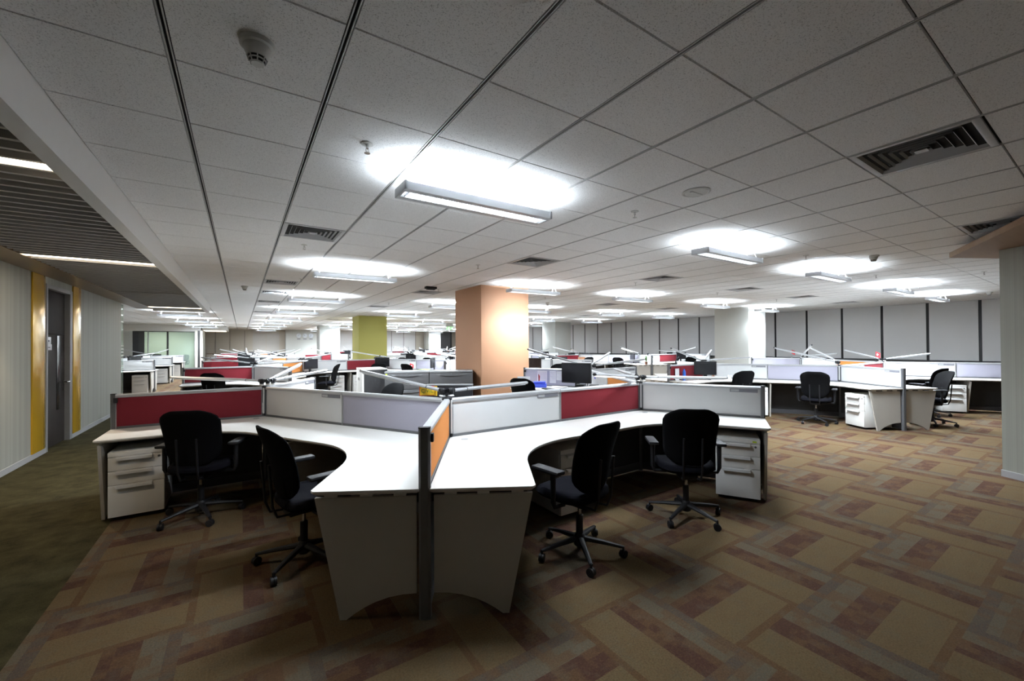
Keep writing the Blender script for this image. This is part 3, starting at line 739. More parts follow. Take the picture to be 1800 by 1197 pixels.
def flag():
    t = TH_('desk_flag'); t.part('pole').tube([(0, 0, 0), (0, 0, .26)], .004, 'chrome', 6); t.part('foot').lathe([(.03, 0), (.03, .008), (.006, .014)], 'chrome', 14)
    f = t.part('flag_cloth'); f.loft([[(.004, -.003, .25), (.004, .003, .25), (.004, .003, .13), (.004, -.003, .13)], [(.05, .008, .235), (.05, .014, .235), (.05, .014, .115), (.05, .008, .115)], [(.11, -.004, .21), (.11, .002, .21), (.11, .002, .09), (.11, -.004, .09)]], 'red')
    for s_, y in ((-1, .0075), (1, .0145)):
        f.box(.042, .058, *sorted((y, y - s_ * -.001)), .145, .205, 'paper'); f.box(.022, .078, *sorted((y - .002, y - .002 + s_ * .004)), .167, .183, 'paper')
    return t.done()
def box_item(name, sx, sy, sz, m, lid=None):
    t = TH_(name); t.part('body').box(-sx / 2, sx / 2, -sy / 2, sy / 2, 0, sz, m, .004)
    if lid: t.part('lid').box(-sx / 2 - .004, sx / 2 + .004, -sy / 2 - .004, sy / 2 + .004, sz, sz + .02, lid, .003)
    return t.done()
def plant():
    t = TH_('potted_plant'); t.part('pot').lathe([(.04, 0), (.055, .11), (.058, .115), (.05, .115)], 'terracotta', 18)
    l = t.part('leaves')
    for k in range(16):
        a = random.uniform(0, 2 * pi); r = random.uniform(.04, .13); h = random.uniform(.12, .26); c, s_ = cos(a), sin(a); w_ = .014
        P = [(.01 * c, .01 * s_, .11), (.4 * r * c, .4 * r * s_, .11 + .7 * h), (r * c, r * s_, .11 + h)]
        l.add([(P[0][0] - s_ * .004, P[0][1] + c * .004, P[0][2]), (P[0][0] + s_ * .004, P[0][1] - c * .004, P[0][2]), (P[1][0] + s_ * w_, P[1][1] - c * w_, P[1][2]), (P[2][0], P[2][1], P[2][2]), (P[1][0] - s_ * w_, P[1][1] + c * w_, P[1][2])], [(0, 1, 2, 4), (4, 2, 3)], 'leaf')
    return t.done()

# ------------------------------------------------------------------ labels for repeats: look + desk row, then place among the like ones
PEND_LAB = []
def lab(o, base, cat, group=None, at=None): PEND_LAB.append((o, base, cat, group, at)); return o
def finish_labels():
    by = {}
    for o, base, cat, group, at in PEND_LAB: by.setdefault(base, []).append((pix(*(at or o.matrix_basis.translation))[0], o, cat, group))
    for base, L in by.items():
        L.sort(key=lambda q: q[0])
        for k, (u, o, cat, group) in enumerate(L):
            tag(o, base if len(L) == 1 else '%s, %s from left' % (base, ORD[k] if k < 20 else 'number %d' % (k + 1)), cat, group)

CNAME = {'white_gloss': 'glossy white', 'maroon': 'maroon', 'purple': 'lavender-grey', 'orange': 'orange'}
def arm(p, a, l): return (p[0] + l * cos(rad(a)), p[1] + l * sin(rad(a)))
def put_screen(p, a, vis, oth, end, plate, lod, region, label=None):
    m = arm(p, a, .65); nx, ny = -sin(rad(a)), cos(rad(a)); left = -m[0] * nx - m[1] * ny > 0
    cl, cr = (vis, oth) if left else (oth, vis)
    pl = ('L' if left else 'R') if plate else ''
    o = place(('screen', cl, cr, end, pl, lod < 1), lambda: screen(cl, cr, end, pl, lod < 1), (p[0], p[1], 0), rad(a))
    # label position by the screen's middle
    if label: tag(o, label, 'desk partition', 'partition screens')
    else: SCR.append((o, m, '%s desk partition screen %s' % (CNAME[vis], region)))
SCR = []
def put_desk(p, a, e1, e2, lod, region, label=None):
    o = place(('desk', e1, e2, lod < 1), lambda: desk(e1, e2, lod < 1), (p[0], p[1], 0), rad(a))
    if label: tag(o, label, 'desk', 'white corner desks')
    else: DSK.append((o, arm(p, a + 60, .6), 'white curved corner desk ' + region))
DSK = []
def put_post(p, lod, region, label=None):
    o = place(('post', lod < 1), lambda: corner_post(lod < 1), (p[0], p[1], 0), rad(p[2]))
    (tag(o, label, 'partition post', 'corner posts') if label else lab(o, 'dark partition corner post %s' % region, 'partition post', 'corner posts'))
def put_ped(p, a, along, side, lod, region, label=None, sticker=False, front=.60):
    """under the wing on arm a, on its left (side=1) or right; fronts face the user"""
    nx, ny = -sin(rad(a)) * side, cos(rad(a)) * side
    q = arm(p, a, along); q = (q[0] + nx * front, q[1] + ny * front)
    o = place(('ped', lod < 1, sticker), lambda: pedestal(lod < 1, sticker), (q[0], q[1], 0), math.atan2(ny, nx) - pi / 2)
    (tag(o, label, 'drawer unit', 'white drawer pedestals') if label else lab(o, 'white three-drawer pedestal %s' % region, 'drawer unit', 'white drawer pedestals'))
def put_chair(x, y, az, lod, region, label=None):
    o = place(('chair', lod < 1), lambda: chair(lod < 1), (x, y, 0), rad(az - 90))
    (tag(o, label, 'office chair', 'black office chairs') if label else lab(o, 'black mesh office chair %s' % region, 'office chair', 'black office chairs'))
def put_lamp(p, az, el, lod, region, label=None, L=1.15, lit=False, off=.05):
    q = arm(p, az, off)
    o = place(('lamp', lod < 1, L, lit), lambda: arm_lamp(lod < 1, L, lit), (q[0], q[1], 1.148), 0); o.rotation_euler = (0, -rad(el), rad(az))
    (tag(o, label, 'desk lamp', 'silver arm lamps') if label else lab(o, 'slim silver arm lamp %s' % region, 'desk lamp', 'silver arm lamps'))
def put_mon(p, a, r, turn, lod, region, label=None, silver=False, z=.74):
    q = arm(p, a, r)
    o = place(('mon', lod < 1, silver), lambda: monitor(lod < 1, silver), (q[0], q[1], z), rad(a - 90 + turn))
    return tag(o, label, 'monitor', 'black monitors') if label else lab(o, 'black flat monitor %s' % region, 'monitor', 'black monitors')

W, MA, PU, OR_ = 'white_gloss', 'maroon', 'purple', 'orange'
def cluster(nodes, links, stubs, lod, region, desks='all', lamps=2, seats=0.0, mons=0.0, peds=0.0, labels={}):
    """nodes: id -> (x, y, first arm angle); links: (A, B, colours of A's half, of B's half) as (seen, hidden, plate)"""
    ends = {}
    for A, B, ca, cb in links:
        pa, pb = nodes[A], nodes[B]; a = round(math.degrees(math.atan2(pb[1] - pa[1], pb[0] - pa[0])) / 60) * 60 % 360
        for n_, ang, c in ((A, a, ca), (B, (a + 180) % 360, cb)):
            put_screen(nodes[n_], ang, c[0], c[1], False, len(c) > 2, lod, region, labels.get((n_, ang))); ends[(n_, ang)] = False
    for n_, ang, c in stubs:
        put_screen(nodes[n_], ang, c[0], c[1], True, len(c) > 2, lod, region, labels.get((n_, ang))); ends[(n_, ang)] = True
    for n_, p in nodes.items():
        put_post(p, lod, region, labels.get((n_, 'post')))
        for k in range(3):
            a1 = (p[2] + 120 * k) % 360; a2 = (a1 + 120) % 360
            if (n_, a1) not in ends or (n_, a2) not in ends: continue
            if desks != 'all' and (n_, a1) not in desks: continue
            put_desk(p, a1, ends[(n_, a1)], ends[(n_, a2)], lod, region, labels.get((n_, a1, 'desk')))
            q = arm(p, a1 + 60, 1.22)
            if random.random() < seats: put_chair(q[0] + random.uniform(-.15, .15), q[1] + random.uniform(-.15, .15), a1 + 240 + random.uniform(-45, 45), lod, region)
            if random.random() < mons: put_mon(p, a1 + 60 + random.uniform(-12, 12), .36, random.uniform(-25, 25), lod, region)
            if random.random() < peds:
                if random.random() < .5: put_ped(p, a1, 1.02, 1, lod, region)
                else: put_ped(p, a2, 1.02, -1, lod, region)
        for k in range(lamps): put_lamp(p, p[2] + 60 + 120 * k + random.uniform(-40, 40), random.uniform(3, 16), lod, region, lit=random.random() < .12)

c60 = .8660254
def zig(C):   # four nodes of one cluster from its near node
    C = Vector((C[0], C[1])); L = C + S * Vector((-.5, c60)); R = C + S * Vector((1, 0)); Mn = R + S * Vector((.5, c60))
    return {'C': (C.x, C.y, 0), 'L': (L.x, L.y, 60), 'R': (R.x, R.y, 60), 'M': (Mn.x, Mn.y, 0)}

# ------------------------------------------------------------------ nearest cluster
n1 = zig((1.53, 3.38)); RG = 'in the nearest cluster'
LB = {('L', 180): 'maroon partition screen at the left end of the nearest desk cluster', ('L', 300): 'glossy white partition screen right of the large left maroon one, nearest cluster',
      ('C', 120): 'lavender-grey partition screen left of the nearest dark end post', ('C', 240): 'orange partition screen with dark end post pointing at the camera',
      ('C', 0): 'glossy white partition screen just right of the orange one', ('R', 180): 'maroon partition screen in the middle of the nearest right-hand desks',
      ('R', 300): 'glossy white partition screen at the right end of the nearest cluster', ('R', 60): 'orange partition half hidden behind the nearest middle maroon screen',
      ('M', 240): 'white partition with papers and a blue note behind the middle maroon screen', ('M', 120): 'lavender-grey partition with pinned papers beside the orange column',
      ('M', 0): 'glossy white partition right of the large black monitor with pinned-paper screen', ('L', 60): 'short white partition seen end-on behind the nearest left desks',
      ('L', 'post'): 'partition corner post right of the large left maroon screen', ('C', 'post'): 'partition corner post at the inner end of the orange screen',
      ('R', 'post'): 'partition corner post between the middle maroon and right white screens', ('M', 'post'): 'partition corner post beside the big black monitor, behind the middle maroon screen',
      ('L', 180, 'desk'): 'white curved corner desk in front of the large left maroon screen', ('C', 120, 'desk'): 'nearest white curved corner desk left of the orange screen',
      ('C', 240, 'desk'): 'nearest white curved corner desk right of the orange screen', ('R', 180, 'desk'): 'white curved corner desk in front of the nearest right white screen',
      ('L', 300, 'desk'): 'white corner desk hidden behind the nearest lavender-grey screen', ('L', 60, 'desk'): 'white corner desk hidden behind the large left maroon screen',
      ('C', 0, 'desk'): 'white corner desk behind the nearest node, under the yellow sign', ('R', 60, 'desk'): 'white corner desk behind the middle maroon screen with the lit lamp',
      ('R', 300, 'desk'): 'white corner desk behind the nearest right white screen', ('M', 120, 'desk'): 'white corner desk with blue box and papers beside the orange column',
      ('M', 240, 'desk'): 'white corner desk behind the nearest right white screen, farther one', ('M', 0, 'desk'): 'white corner desk beyond the pinned-paper partition'}
cluster(n1, [('C', 'L', (PU, W), (W, PU, 1)), ('C', 'R', (W, W, 1), (MA, W)), ('R', 'M', (OR_, W), (W, W))],
        [('L', 180, (MA, W)), ('C', 240, (OR_, W)), ('R', 300, (W, W, 1)), ('M', 120, (PU, W)), ('M', 0, (W, W, 1)), ('L', 60, (W, W, 1))], 2, RG, lamps=0, labels=LB)
for p, az, el, l in ((n1['L'], 142, 2, 'silver arm lamp over the large left maroon screen, pointing left'), (n1['L'], 66, 7, 'silver arm lamp rising steeply right from the large left maroon screen post'), (n1['L'], 50, 2, 'silver arm lamp lying low to the right behind the left white screen'),
                     (n1['C'], 114, 7, 'silver arm lamp rising left from the nearest corner post over the lavender screen'), (n1['C'], 18, -1, 'silver arm lamp reaching right from the nearest corner post over the white screen'),
                     (n1['R'], 336, -2, 'silver arm lamp lying flat above the nearest right white screen'), (n1['R'], 56, 1, 'short-looking silver arm lamp behind the lit one, middle maroon screen'),
                     (n1['M'], 156, 16, 'long silver arm lamp rising left above the big black monitor'), (n1['M'], 24, 11, 'silver arm lamp rising right behind the big black monitor'), (n1['M'], 346, 5, 'silver arm lamp lying right of the big black monitor post')):
    put_lamp(p, az, el, 2, '', l, off=.12 if az in (50, 346, 56) else .05)
put_lamp(n1['R'], 198, 5, 2, '', 'lit desk arm lamp glowing above the middle maroon screen', lit=True, L=1.15)
put_chair(-.31, 4.73, 70, 2, '', 'black mesh office chair in front of the large left maroon screen')
put_chair(.38, 3.34, 14, 2, '', 'black mesh office chair seen side-on left of the nearest white end panel')
put_chair(2.11, 2.30, 98, 2, '', 'black mesh office chair just right of the nearest white end panels')
put_chair(3.34, 2.24, 48, 2, '', 'black mesh office chair in front of the nearest right drawer pedestal')
put_chair(4.0, 5.6, 25, 1, '', 'black office chair seen edge-on beside the orange column foot')
put_chair(1.62, 5.75, 200, 1, '', 'black office chair whose top peeks over the lavender screen by the grey cabinets')
put_ped(n1['L'], 180, 1.035, 1, 2, '', 'white three-drawer pedestal at the left end under the large maroon screen desk', front=.585)
put_ped(n1['R'], 300, 1.035, -1, 2, '', 'white three-drawer pedestal with yellow sticker at the nearest right desk end', sticker=True, front=.60)
put_ped(n1['C'], 0, 1.02, -1, 2, '', 'white drawer pedestal half hidden behind the chair right of the end panels', front=.56)

# ------------------------------------------------------------------ right-hand cluster
n2 = zig((1.53 + 8.85, 3.38)); n2['K'] = (n2['R'][0] + S * .5, n2['R'][1] - S * c60, 0); RG = 'in the right-hand cluster'
LB = {('C', 240): 'glossy white partition with dark end post in the right-hand desk cluster', ('C', 120): 'lavender-grey partition left of the right-hand dark end post',
      ('R', 300): 'glossy white partition behind the two chairs at right', ('K', 120): 'lavender-grey partition running behind the ribbed wall at far right',
      ('L', 180): 'maroon partition with blue water bottle, right of centre', ('L', 300): 'glossy white partition with bright lit pool behind a black chair, right of centre'}
cluster(n2, [('C', 'L', (PU, W), (W, PU, 1)), ('C', 'R', (W, W), (MA, W)), ('R', 'M', (OR_, W), (W, PU)), ('R', 'K', (W, W, 1), (PU, W))],
        [('L', 180, (MA, W)), ('C', 240, (W, W, 1)), ('M', 120, (PU, W)), ('M', 0, (W, W)), ('L', 60, (W, W))], 2, RG, lamps=0, labels=LB)
put_desk(n2['K'], 120, False, True, 1, '', 'white corner desk running behind the ribbed wall at right')
for p, az, el, l in ((n2['C'], 114, 15, 'silver arm lamp rising left above the right-hand lavender screen'), (n2['C'], 46, 14, 'silver arm lamp near the red flag, pointing away, right-hand cluster'), (n2['R'], 54, 10, 'silver arm lamp standing behind the right-hand lit end screen'), (n2['R'], 328, 6, 'silver arm lamp rising right against the grey blinds at right'),
                     (n2['M'], 214, 17, 'silver arm lamp rising left near the small red flag, rear right'), (n2['M'], 332, 3, 'silver arm lamp lying right, rear of the right-hand cluster'), (n2['L'], 178, 15, 'silver arm lamp rising left over the maroon bottle partition'), (n2['L'], 22, 11, 'silver arm lamp standing short by the white column'), (n2['L'], 334, 3, 'silver arm lamp lying low right in front of the white column')):
    put_lamp(p, az, el, 1, '', l)
put_chair(9.25, 3.40, 15, 2, '', 'black mesh office chair before the lavender screen in the right-hand cluster')
put_chair(12.15, 2.42, 75, 2, '', 'left one of the two touching black chairs behind the right end post')
put_chair(10.86, 2.12, 128, 2, '', 'right one of the two touching black chairs behind the right end post')
put_chair(8.40, 4.45, 65, 1, '', 'black office chair before the brightly lit white screen, right of centre')
put_ped(n2['C'], 240, .98, -1, 2, '', 'white three-drawer pedestal left of the right-hand dark end post', front=.60)
put_ped(n2['R'], 300, 1.03, -1, 2, '', 'white three-drawer pedestal behind the two touching black chairs', front=.60)
put_ped(n2['L'], 300, 1.05, -1, 2, '', 'white drawer pedestal half seen past the nearest right desk end', front=.58)

# ------------------------------------------------------------------ rows behind
def pt(x, y, k): return (x, y, k)
cluster({'L': (.25, 11.4, 60)}, [], [('L', 180, (MA, W)), ('L', 300, (W, W, 1)), ('L', 60, (W, W))], 1, 'in the second desk row', lamps=0, seats=0, peds=.6)
put_lamp((.25, 11.4), 150, 7, 1, 'in the second desk row'); put_lamp((.25, 11.4), 62, 9, 1, 'in the second desk row'); put_lamp((.25, 11.4), 335, 2, 1, 'in the second desk row')
put_chair(-.42, 10.6, 65, 1, 'in the second desk row')
C = (1.56, 14.05); n3 = zig(C); n3['Q'] = (C[0] + S * 1.5, C[1] - S * c60, 0); del n3['M']
cluster(n3, [('C', 'L', (W, W), (W, W, 1)), ('C', 'R', (W, W, 1), (MA, W)), ('R', 'Q', (W, W, 1), (PU, W))], [('L', 180, (MA, W)), ('L', 60, (W, W)), ('C', 240, (OR_, W)), ('R', 60, (PU, W)), ('Q', 0, (W, W)), ('Q', 240, (W, W))], 1, 'in the third desk row', lamps=2, seats=.6, mons=.5, peds=.6)
C = (1.52, 19.0); n4 = zig(C); del n4['M'], n4['R']
cluster(n4, [('C', 'L', (W, W), (W, W, 1))], [('L', 180, (MA, W)), ('L', 60, (W, W)), ('C', 240, (OR_, W)), ('C', 0, (W, MA))], 0, 'in the fourth desk row', seats=.6, mons=.7, peds=.5)
C = (1.5, 24.0); n5 = zig(C); del n5['M']
cluster(n5, [('C', 'L', (W, W), (W, W)), ('C', 'R', (W, W), (MA, W))], [('L', 180, (MA, W)), ('L', 60, (W, W)), ('C', 240, (OR_, W)), ('R', 300, (W, W)), ('R', 60, (PU, W))], 0, 'in the fifth desk row', seats=.6, mons=.8, peds=.3)
C = (1.5, 29.3); n6 = zig(C); del n6['M'], n6['R']
cluster(n6, [('C', 'L', (W, W), (W, W))], [('L', 180, (MA, W)), ('L', 60, (W, W)), ('C', 240, (OR_, W)), ('C', 0, (W, W))], 0, 'in the sixth desk row', seats=.6, mons=.8)
# left bay by the glass room
for k, y in enumerate((18.45, 22.75, 27.0)):
    cluster({'C': (-3.78, y, 0)}, [], [('C', 0, (W, W, 1)), ('C', 120, (OR_, W)), ('C', 240, (W, W))], 1, 'in the left bay', lamps=2, mons=.7)
    put_ped((-3.78, y), 0, 1.02, -1, 1, 'in the left bay')
# behind the orange column and rear right
nR = {'R': (8.05, 10.0, 60), 'C': (5.47, 10.0, 0)}
cluster(nR, [('C', 'R', (MA, W), (W, W))], [('R', 300, (W, W, 1)), ('R', 60, (W, W))], 1, 'right behind the orange column', lamps=2, seats=1, mons=.6)
n7 = zig((13.75, 11.3))
cluster({k: n7[k] for k in 'LCR'}, [('C', 'L', (PU, W), (W, W)), ('C', 'R', (W, W), (MA, W))], [('L', 180, (MA, W)), ('L', 60, (W, W)), ('C', 240, (W, W)), ('R', 300, (W, W, 1)), ('R', 60, (W, W))], 1, 'before the rear right blinds', lamps=2, seats=.7, mons=.7)
for C, rg, keys in (((7.9, 16.4), 'in the rear middle', 'LCR'), ((13.2, 17.4), 'by the rear white column', 'LC'), ((8.0, 23.4), 'in the far middle', 'LCR'), ((14.0, 24.0), 'by the far right blinds', 'LCR'), ((8.0, 30.2), 'at the far end', 'LCR'), ((14.0, 30.6), 'in the far right corner', 'LCR')):
    z = {k: v for k, v in zig(C).items() if k in keys}
    lk = [('C', 'L', (random.choice((PU, W)), W), (W, W))]; st = [('L', 180, (random.choice((MA, W)), W)), ('L', 60, (W, W)), ('C', 240, (random.choice((OR_, W)), W))]
    if 'R' in keys: lk.append(('C', 'R', (W, W), (MA, W)))
    else: st.append(('C', 0, (W, W)))
    if 'M' in keys: lk.append(('R', 'M', (W, W), (W, W))); st += [('R', 300, (W, W)), ('M', 0, (W, W)), ('M', 120, (PU, W))]
    elif 'R' in keys: st += [('R', 300, (W, W)), ('R', 60, (W, W))]
    cluster(z, lk, st, 0, rg, seats=.5, mons=.7)
# ------------------------------------------------------------------ storage by the orange column
def lateral(sticker):
    t = TH_('filing_cabinet'); w_ = .865
    b_ = t.part('carcass'); b_.box(-w_ / 2, w_ / 2, -.45, -.006, .0, 1.0, 'cabinet', .003)
    t.part('top').box(-w_ / 2, w_ / 2, -.45, .014, 1.0, 1.03, 'cabtop', .004)
    z = .03
    for k in range(3):
        d = t.part('drawer'); h = .315
        d.box(-w_ / 2 + .004, w_ / 2 - .004, -.005, .014, z, z + h, 'cabinet', .003)
        n = 12; hd = t.part('handle', d)
        hd.loft([[(x, .014, z + h - .045 - .02 * (1 - (x / .3) ** 2) + dz) if dy == 0 else (x, .014 + .02 * (1 - (x / .3) ** 2) + .001, z + h - .045 - .02 * (1 - (x / .3) ** 2) + dz) for dy, dz in ((0, 0), (1, 0), (1, .012), (0, .02))] for x in [-.3 + .6 * i / n for i in range(n + 1)]], 'cabinet')
        t.part('lock', d).lathe([(.010, 0), (.010, .005)], 'darkalu', 12, T=Matrix.Translation((0, .014, z + h - .02)) @ Matrix.Rotation(-pi / 2, 4, 'X'))
        z += h + .008
    if sticker: t.part('sticker').box(w_ / 2 - .055, w_ / 2 - .02, .014, .0155, .955, .985, 'lime_sticker')
    return t.done()
az = math.atan2(-.78, 1.55)
for k, x in enumerate((.435, 1.305)):
    o = lateral(k == 0); o.location = (2.36 + x * cos(az), 8.17 + x * sin(az), 0); o.rotation_euler = (0, 0, az + pi)
    tag(o, ('grey steel filing cabinet touching the dark-sided white cupboard', 'grey steel filing cabinet touching the orange column')[k], 'filing cabinet', 'grey filing cabinets')
t = TH_('cupboard')
t.part('carcass').box(0, .50, 0, .72, .02, 1.03, 'darkside', .003); t.part('top').box(-.022, .505, -.005, .725, 1.03, 1.055, 'white', .004); t.part('plinth').box(.02, .48, .02, .70, 0, .02, 'black')
t.part('side_edge').box(-.004, .02, -.004, 0, .02, 1.03, 'white')
for k in range(2):
    d = t.part('door'); d.box(-.02, -.001, .004 + .358 * k, .357 + .358 * k, .03, 1.025, 'white', .003)
    t.part('handle', d).box(-.036, -.02, .30 + .1 * k, .315 + .1 * k, .80, .86, 'alu', .004)
o = t.done(); o.location = (2.12, 8.88, 0); o.rotation_euler = (0, 0, rad(-4)); tag(o, 'low white two-door cupboard with a dark side panel, left of the grey cabinets', 'cupboard')

# ------------------------------------------------------------------ desk things near the front
def put(o, x, y, z, r, label, cat, group=None):
    o.location = (x, y, z); o.rotation_euler = (0, 0, rad(r)); return tag(o, label, cat, group)
C1, L1, R1, M1, L2, C2, R2, M2 = n1['C'], n1['L'], n1['R'], n1['M'], n2['L'], n2['C'], n2['R'], n2['M']
put_mon(C1, 62, .50, -6, 2, '', 'black monitor with silver top edge seen from behind, beside the yellow sign', silver=True)
t = TH_('desk_sign')
t.part('board').box(-.10, .10, -.006, .006, 0, .125, 'red', .002); t.part('face').box(-.092, .092, -.0075, .0075, .008, .117, 'yellow')
t.part('face').prism([(.092, .0), (.13, -.03), (.12, -.045), (.092, -.012)], .0, .125, 'yellow')
cu = bpy.data.curves.new('sign_lettering', 'FONT'); cu.body = 'CIVIL'; cu.size = .068; cu.extrude = .0008; cu.align_x = 'CENTER'; cu.align_y = 'CENTER'; cu.materials.append(M['greenink'])
tmp = bpy.data.objects.new('lettering_outline', cu); COL.objects.link(tmp); bpy.context.view_layer.update()
lm = bpy.data.meshes.new_from_object(tmp.evaluated_get(bpy.context.evaluated_depsgraph_get())); lm.name = 'sign_lettering'
bpy.data.objects.remove(tmp); bpy.data.curves.remove(cu)
o = t.done(); lt = bpy.data.objects.new('sign_lettering', lm); COL.objects.link(lt); lt.parent = o; lt.location = (0, -.0085, .062); lt.rotation_euler = (pi / 2, 0, 0)
q = arm(C1, 120, .27); o.scale = (.72, .72, .72); put(o, q[0] + .055, q[1] + .035, 1.084, -24, 'small yellow sign with red border and green letters above the lavender screen', 'sign')
LM = put_mon(M1, 203, .54, 4, 2, '', 'large black monitor at the corner of the pinned-paper partition')
o = keyboard(); put(o, 4.60, 5.72, .74, 84, 'black keyboard left of the large black monitor by the orange column', 'keyboard')
t = TH_('storage_tray'); t.part('tray').box(-.13, .13, -.09, .09, 0, .07, 'bluebox', .01); t.part('lid').box(-.11, .11, -.075, .075, .07, .11, 'bluebox', .01); t.part('slot').box(-.06, .06, -.077, -.0755, .08, .1, 'pen')
put(t.done(), 4.72, 6.22, .74, -40, 'bright blue plastic box on the desk by the orange column', 'box')
t = TH_('desk_calendar'); t.part('card').add([(-.12, -.05, 0), (.12, -.05, 0), (.12, 0, .2), (-.12, 0, .2), (-.12, .05, 0), (.12, .05, 0)], [(0, 1, 2, 3), (3, 2, 5, 4), (0, 3, 4), (1, 5, 2), (0, 4, 5, 1)], 'paper')
t.part('emblem').add([(-.035, -.0275, .10), (.0, -.0345, .07), (.04, -.0245, .11), (.005, -.0165, .14)], [(0, 1, 2, 3)], 'yellow')
put(t.done(), 4.52, 6.46, .74, -35, 'white standing card with yellow emblem beside the blue plastic box', 'card')
t = TH_('desk_flag'); t.part('pole').tube([(0, 0, 0), (0, 0, .24)], .004, 'black', 6); t.part('foot').lathe([(.03, 0), (.03, .01)], 'black', 12); t.part('flag_cloth').loft([[(.0, -.01, .23), (.02, .01, .235), (.015, .012, .08), (-.01, -.01, .06)], [(.045, -.004, .19), (.05, .012, .20), (.03, .012, .05), (.02, -.004, .04)]], 'red')
put(t.done(), 4.80, 6.36, .74, 20, 'small drooping dark red flag between the white card and blue box', 'flag')
for k, (al, z, w_, h) in enumerate(((.92, .80, .20, .235), (.70, .80, .13, .235), (.56, .86, .13, .17), (.38, .84, .16, .19))):
    q = arm(M1, 120, al); t = TH_('pinned_sheet'); t.part('sheet').box(-w_ / 2, w_ / 2, .022, .0235, z, z + h, 'paper')
    p = t.part('print')
    for r in range(6): p.box(-w_ / 2 + .015, w_ / 2 - .015 - .02 * (r % 3), .0236, .0241, z + h - .03 - r * .025, z + h - .026 - r * .025, 'silver')
    if k == 3: t.part('heading').box(-.06, .06, .0237, .0243, z + h - .07, z + h - .03, 'yellow')
    put(t.done(), q[0], q[1], 0, 120, ('white printed sheet pinned leftmost on the lavender partition by the orange column', 'tall narrow white sheet pinned second on the partition by the orange column', 'short white sheet pinned third on the partition by the orange column', 'white sheet with yellow heading pinned beside the large black monitor')[k], 'sheet of paper', 'pinned sheets')
t = TH_('sticky_note'); t.part('note').box(-.03, .03, -.0235, -.022, .95, .985, 'pen'); q = arm(M1, 240, .55); put(t.done(), q[0], q[1], 0, 240, 'small blue note on the white partition behind the middle maroon screen', 'note')
o = papers(); put(o, 4.98, 5.98, .74, 30, 'white paper stack on the bright desk by the orange column', 'paper stack')
# second desk seen behind the middle maroon screen
for k, (x, y, m, l) in enumerate(((4.40, 4.75, 'black', 'small black box behind the middle maroon screen, left one'), (4.52, 4.58, 'charcoal', 'small dark box behind the middle maroon screen, right one'))):
    put(box_item('desk_box', .09, .12, .17, m, m), x, y, .74, 30, l, 'box')
# right-hand cluster clutter
q = arm(L2, 180, .30); put_mon(L2, 216, .55, -10, 2, '', 'dark monitor before the maroon bottle partition, right of centre')
q = arm(L2, 180, .92); put(bottle(), q[0], q[1] - .12, .74, 0, 'blue plastic water bottle before a maroon partition, right of centre', 'bottle')
t = TH_('document_holder'); t.part('sheet').box(-.07, .07, 0, .004, .0, .26, 'paper'); t.part('stand').box(-.06, .06, .004, .03, 0, .02, 'silver'); q = arm(L2, 180, 1.08); put(t.done(), q[0], q[1] - .06, .74, 0, 'white sheet standing left of the blue water bottle', 'sheet of paper')
t = TH_('desk_toy'); t.part('body').lathe([(.03, 0), (.04, .03), (.03, .07), (.012, .09)], 'terracotta', 14); q = arm(L2, 240, .42); put(t.done(), q[0] + .18, q[1] + .1, .74, 0, 'small brown ornament right of the dark monitor, right of centre', 'ornament')
t = TH_('gift_box'); t.part('body').box(-.05, .05, -.03, .03, 0, .08, 'yellow', .004); t.part('ribbon').box(-.01, .01, -.0315, .0315, 0, .081, 'brownbox'); q = arm(L2, 300, .95); put(t.done(), q[0] - .10, q[1] - .06, .74, 60, 'small yellow box right of the black chair, before the lit white screen', 'box')
t = TH_('mug'); t.part('body').lathe([(.035, 0), (.04, .09), (.036, .09), (.03, .01)], 'paper', 16); t.part('handle').tube([(.038, 0, .07), (.06, 0, .06), (.06, 0, .035), (.037, 0, .02)], .005, 'paper', 6); q = arm(L2, 300, .55); put(t.done(), q[0] - .14, q[1] - .08, .74, 0, 'white mug before the lit white screen, right of centre', 'mug')
for k, (p, z, l) in enumerate((((M2[0] - .12, M2[1] + .208), 1.083, 'small red flag with white cross at the rear of the right-hand cluster, left one'), ((R2[0] - .45, R2[1] + .0), 1.083, 'small red flag with white cross standing at the right-hand maroon screen'), ((4.3, 12.2), .74, 'small red flag with white cross on a desk left of the orange column'))):
    put(flag(), p[0], p[1], z, -30, l, 'flag', 'red desk flags')
put(plant(), 12.92, 10.30, .74, 0, 'leafy green plant in a brown pot near an end post, right of centre', 'potted plant')
for k, (x, y, l) in enumerate(((14.6, 5.0, 'brown box'), (13.6, 6.2, 'brown box'))): pass
t = TH_('book_pile')
for k, (m, a, h) in enumerate((('bluefolder', 4, .02), ('paper', -6, .03), ('yellow', 10, .02), ('greenbook', -3, .03))): t.part('book').box(-.15, .15, -.11, .11, .025 * k, .025 * k + h * .8, m, .002, T=Matrix.Rotation(rad(a), 4, 'Z'))
put(t.done(), 4.45, 11.45, .74, 20, 'pile of folders topped by an olive green book, left of the orange column', 'book pile')
put_mon(n3['Q'], 178, .55, -35, 1, '', 'grey-backed monitor close to the left edge of the orange column')
put_mon(n3['R'], 240, .62, 6, 1, '', 'black monitor standing above the maroon screen by the yellow-green column')
put_mon(n3['C'], 292, .50, 10, 1, '', 'black monitor beside an orange screen in the third desk row')
put_mon((8.05, 10.0), 200, 1.0, 20, 1, '', 'black monitor just right of the orange column')
put_ped(n3['C'], 0, .9, -1, 1, 'in the third desk row')
put_chair(-3.0, 32.6, 250, 0, '', 'dark chair inside the glass meeting room')
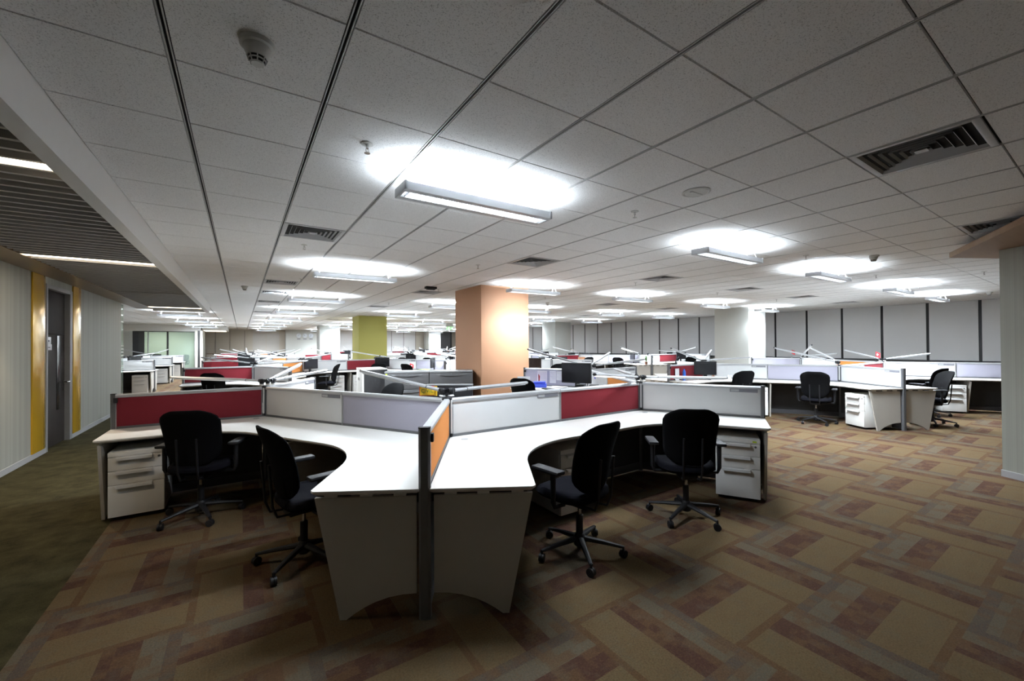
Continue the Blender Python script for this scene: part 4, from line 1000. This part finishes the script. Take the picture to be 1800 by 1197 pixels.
# wall clocks
for k, x in enumerate((3.80, 4.24, 4.68)):
    t = TH_('wall_clock'); Tm = Matrix.Rotation(pi / 2, 4, 'X')
    t.part('rim').lathe([(.18, 0), (.185, .03), (.16, .035), (.155, .02)], 'alu', 32, T=Tm); t.part('face').lathe([(.158, .018), (.158, .022)], 'clockface', 32, T=Tm)
    for a, l in ((70 + 75 * k, .13), (200 - 50 * k, .09)): t.part('hand').tube([(0, -.025, 0), (l * cos(rad(a)), -.025, l * sin(rad(a)))], .006, 'ink', 6)
    t.part('city_plate').box(-.12, .12, -.012, 0, -.30, -.235, 'plate')
    put(t.done(), x, 36.495, 2.32, 0, ('leftmost of the three round wall clocks', 'middle one of the three round wall clocks', 'rightmost of the three round wall clocks')[k], 'wall clock', 'wall clocks')
# paper stacks scattered on the working desks behind
for k, (p, a, r) in enumerate(((n3['C'], 300, .85), (n3['R'], 240, .9), (n3['Q'], 300, .8), (n3['L'], 0, .8), (n7['C'], 300, .8), (n7['L'], 0, .7), (n7['R'], 240, .8), ((8.05, 10.0), 0, .8), (n5['C'], 300, .8), (n4['C'], 300, .8))):
    q = arm(p, a + 34, r * .95); o = place('papers', papers, (q[0], q[1], .74), rad(a + 20 * k)); lab(o, 'white paper stack on a desk behind', 'paper stack', 'paper stacks')
for k, (p, a, r, m) in enumerate(((n3['L'], 120, .5, 'bluefolder'), (n7['L'], 240, .5, 'brownbox'), (n7['C'], 60, .6, 'brownbox'), (n5['L'], 240, .6, 'brownbox'), (n3['R'], 0, .5, 'paper'), (n4['C'], 60, .6, 'paper'))):
    q = arm(p, a, r); o = box_item('storage_box', .32, .24, .22, m, m); o.location = (q[0], q[1], .74); o.rotation_euler = (0, 0, rad(a)); lab(o, 'storage box on a desk behind', 'box', 'storage boxes')

# ------------------------------------------------------------------ labels of the repeats
for o, m, l in SCR: lab(o, l, 'desk partition', 'partition screens', (m[0], m[1], 1.0))
for o, m, l in DSK: lab(o, l, 'desk', 'white corner desks', (m[0], m[1], .74))
for cat in ('vent', 'sprinkler'):
    rows = []
    for q in sorted((q for q in ROWS if q[2] == cat), key=lambda q: q[4]):
        if not rows or q[4] - rows[-1] > .7: rows.append(q[4])
        lab(q[0], q[1] % ORD[len(rows) - 1], cat, q[3])
LM.scale = (1.18, 1.18, 1.18)
bpy.context.view_layer.update()
finish_labels()
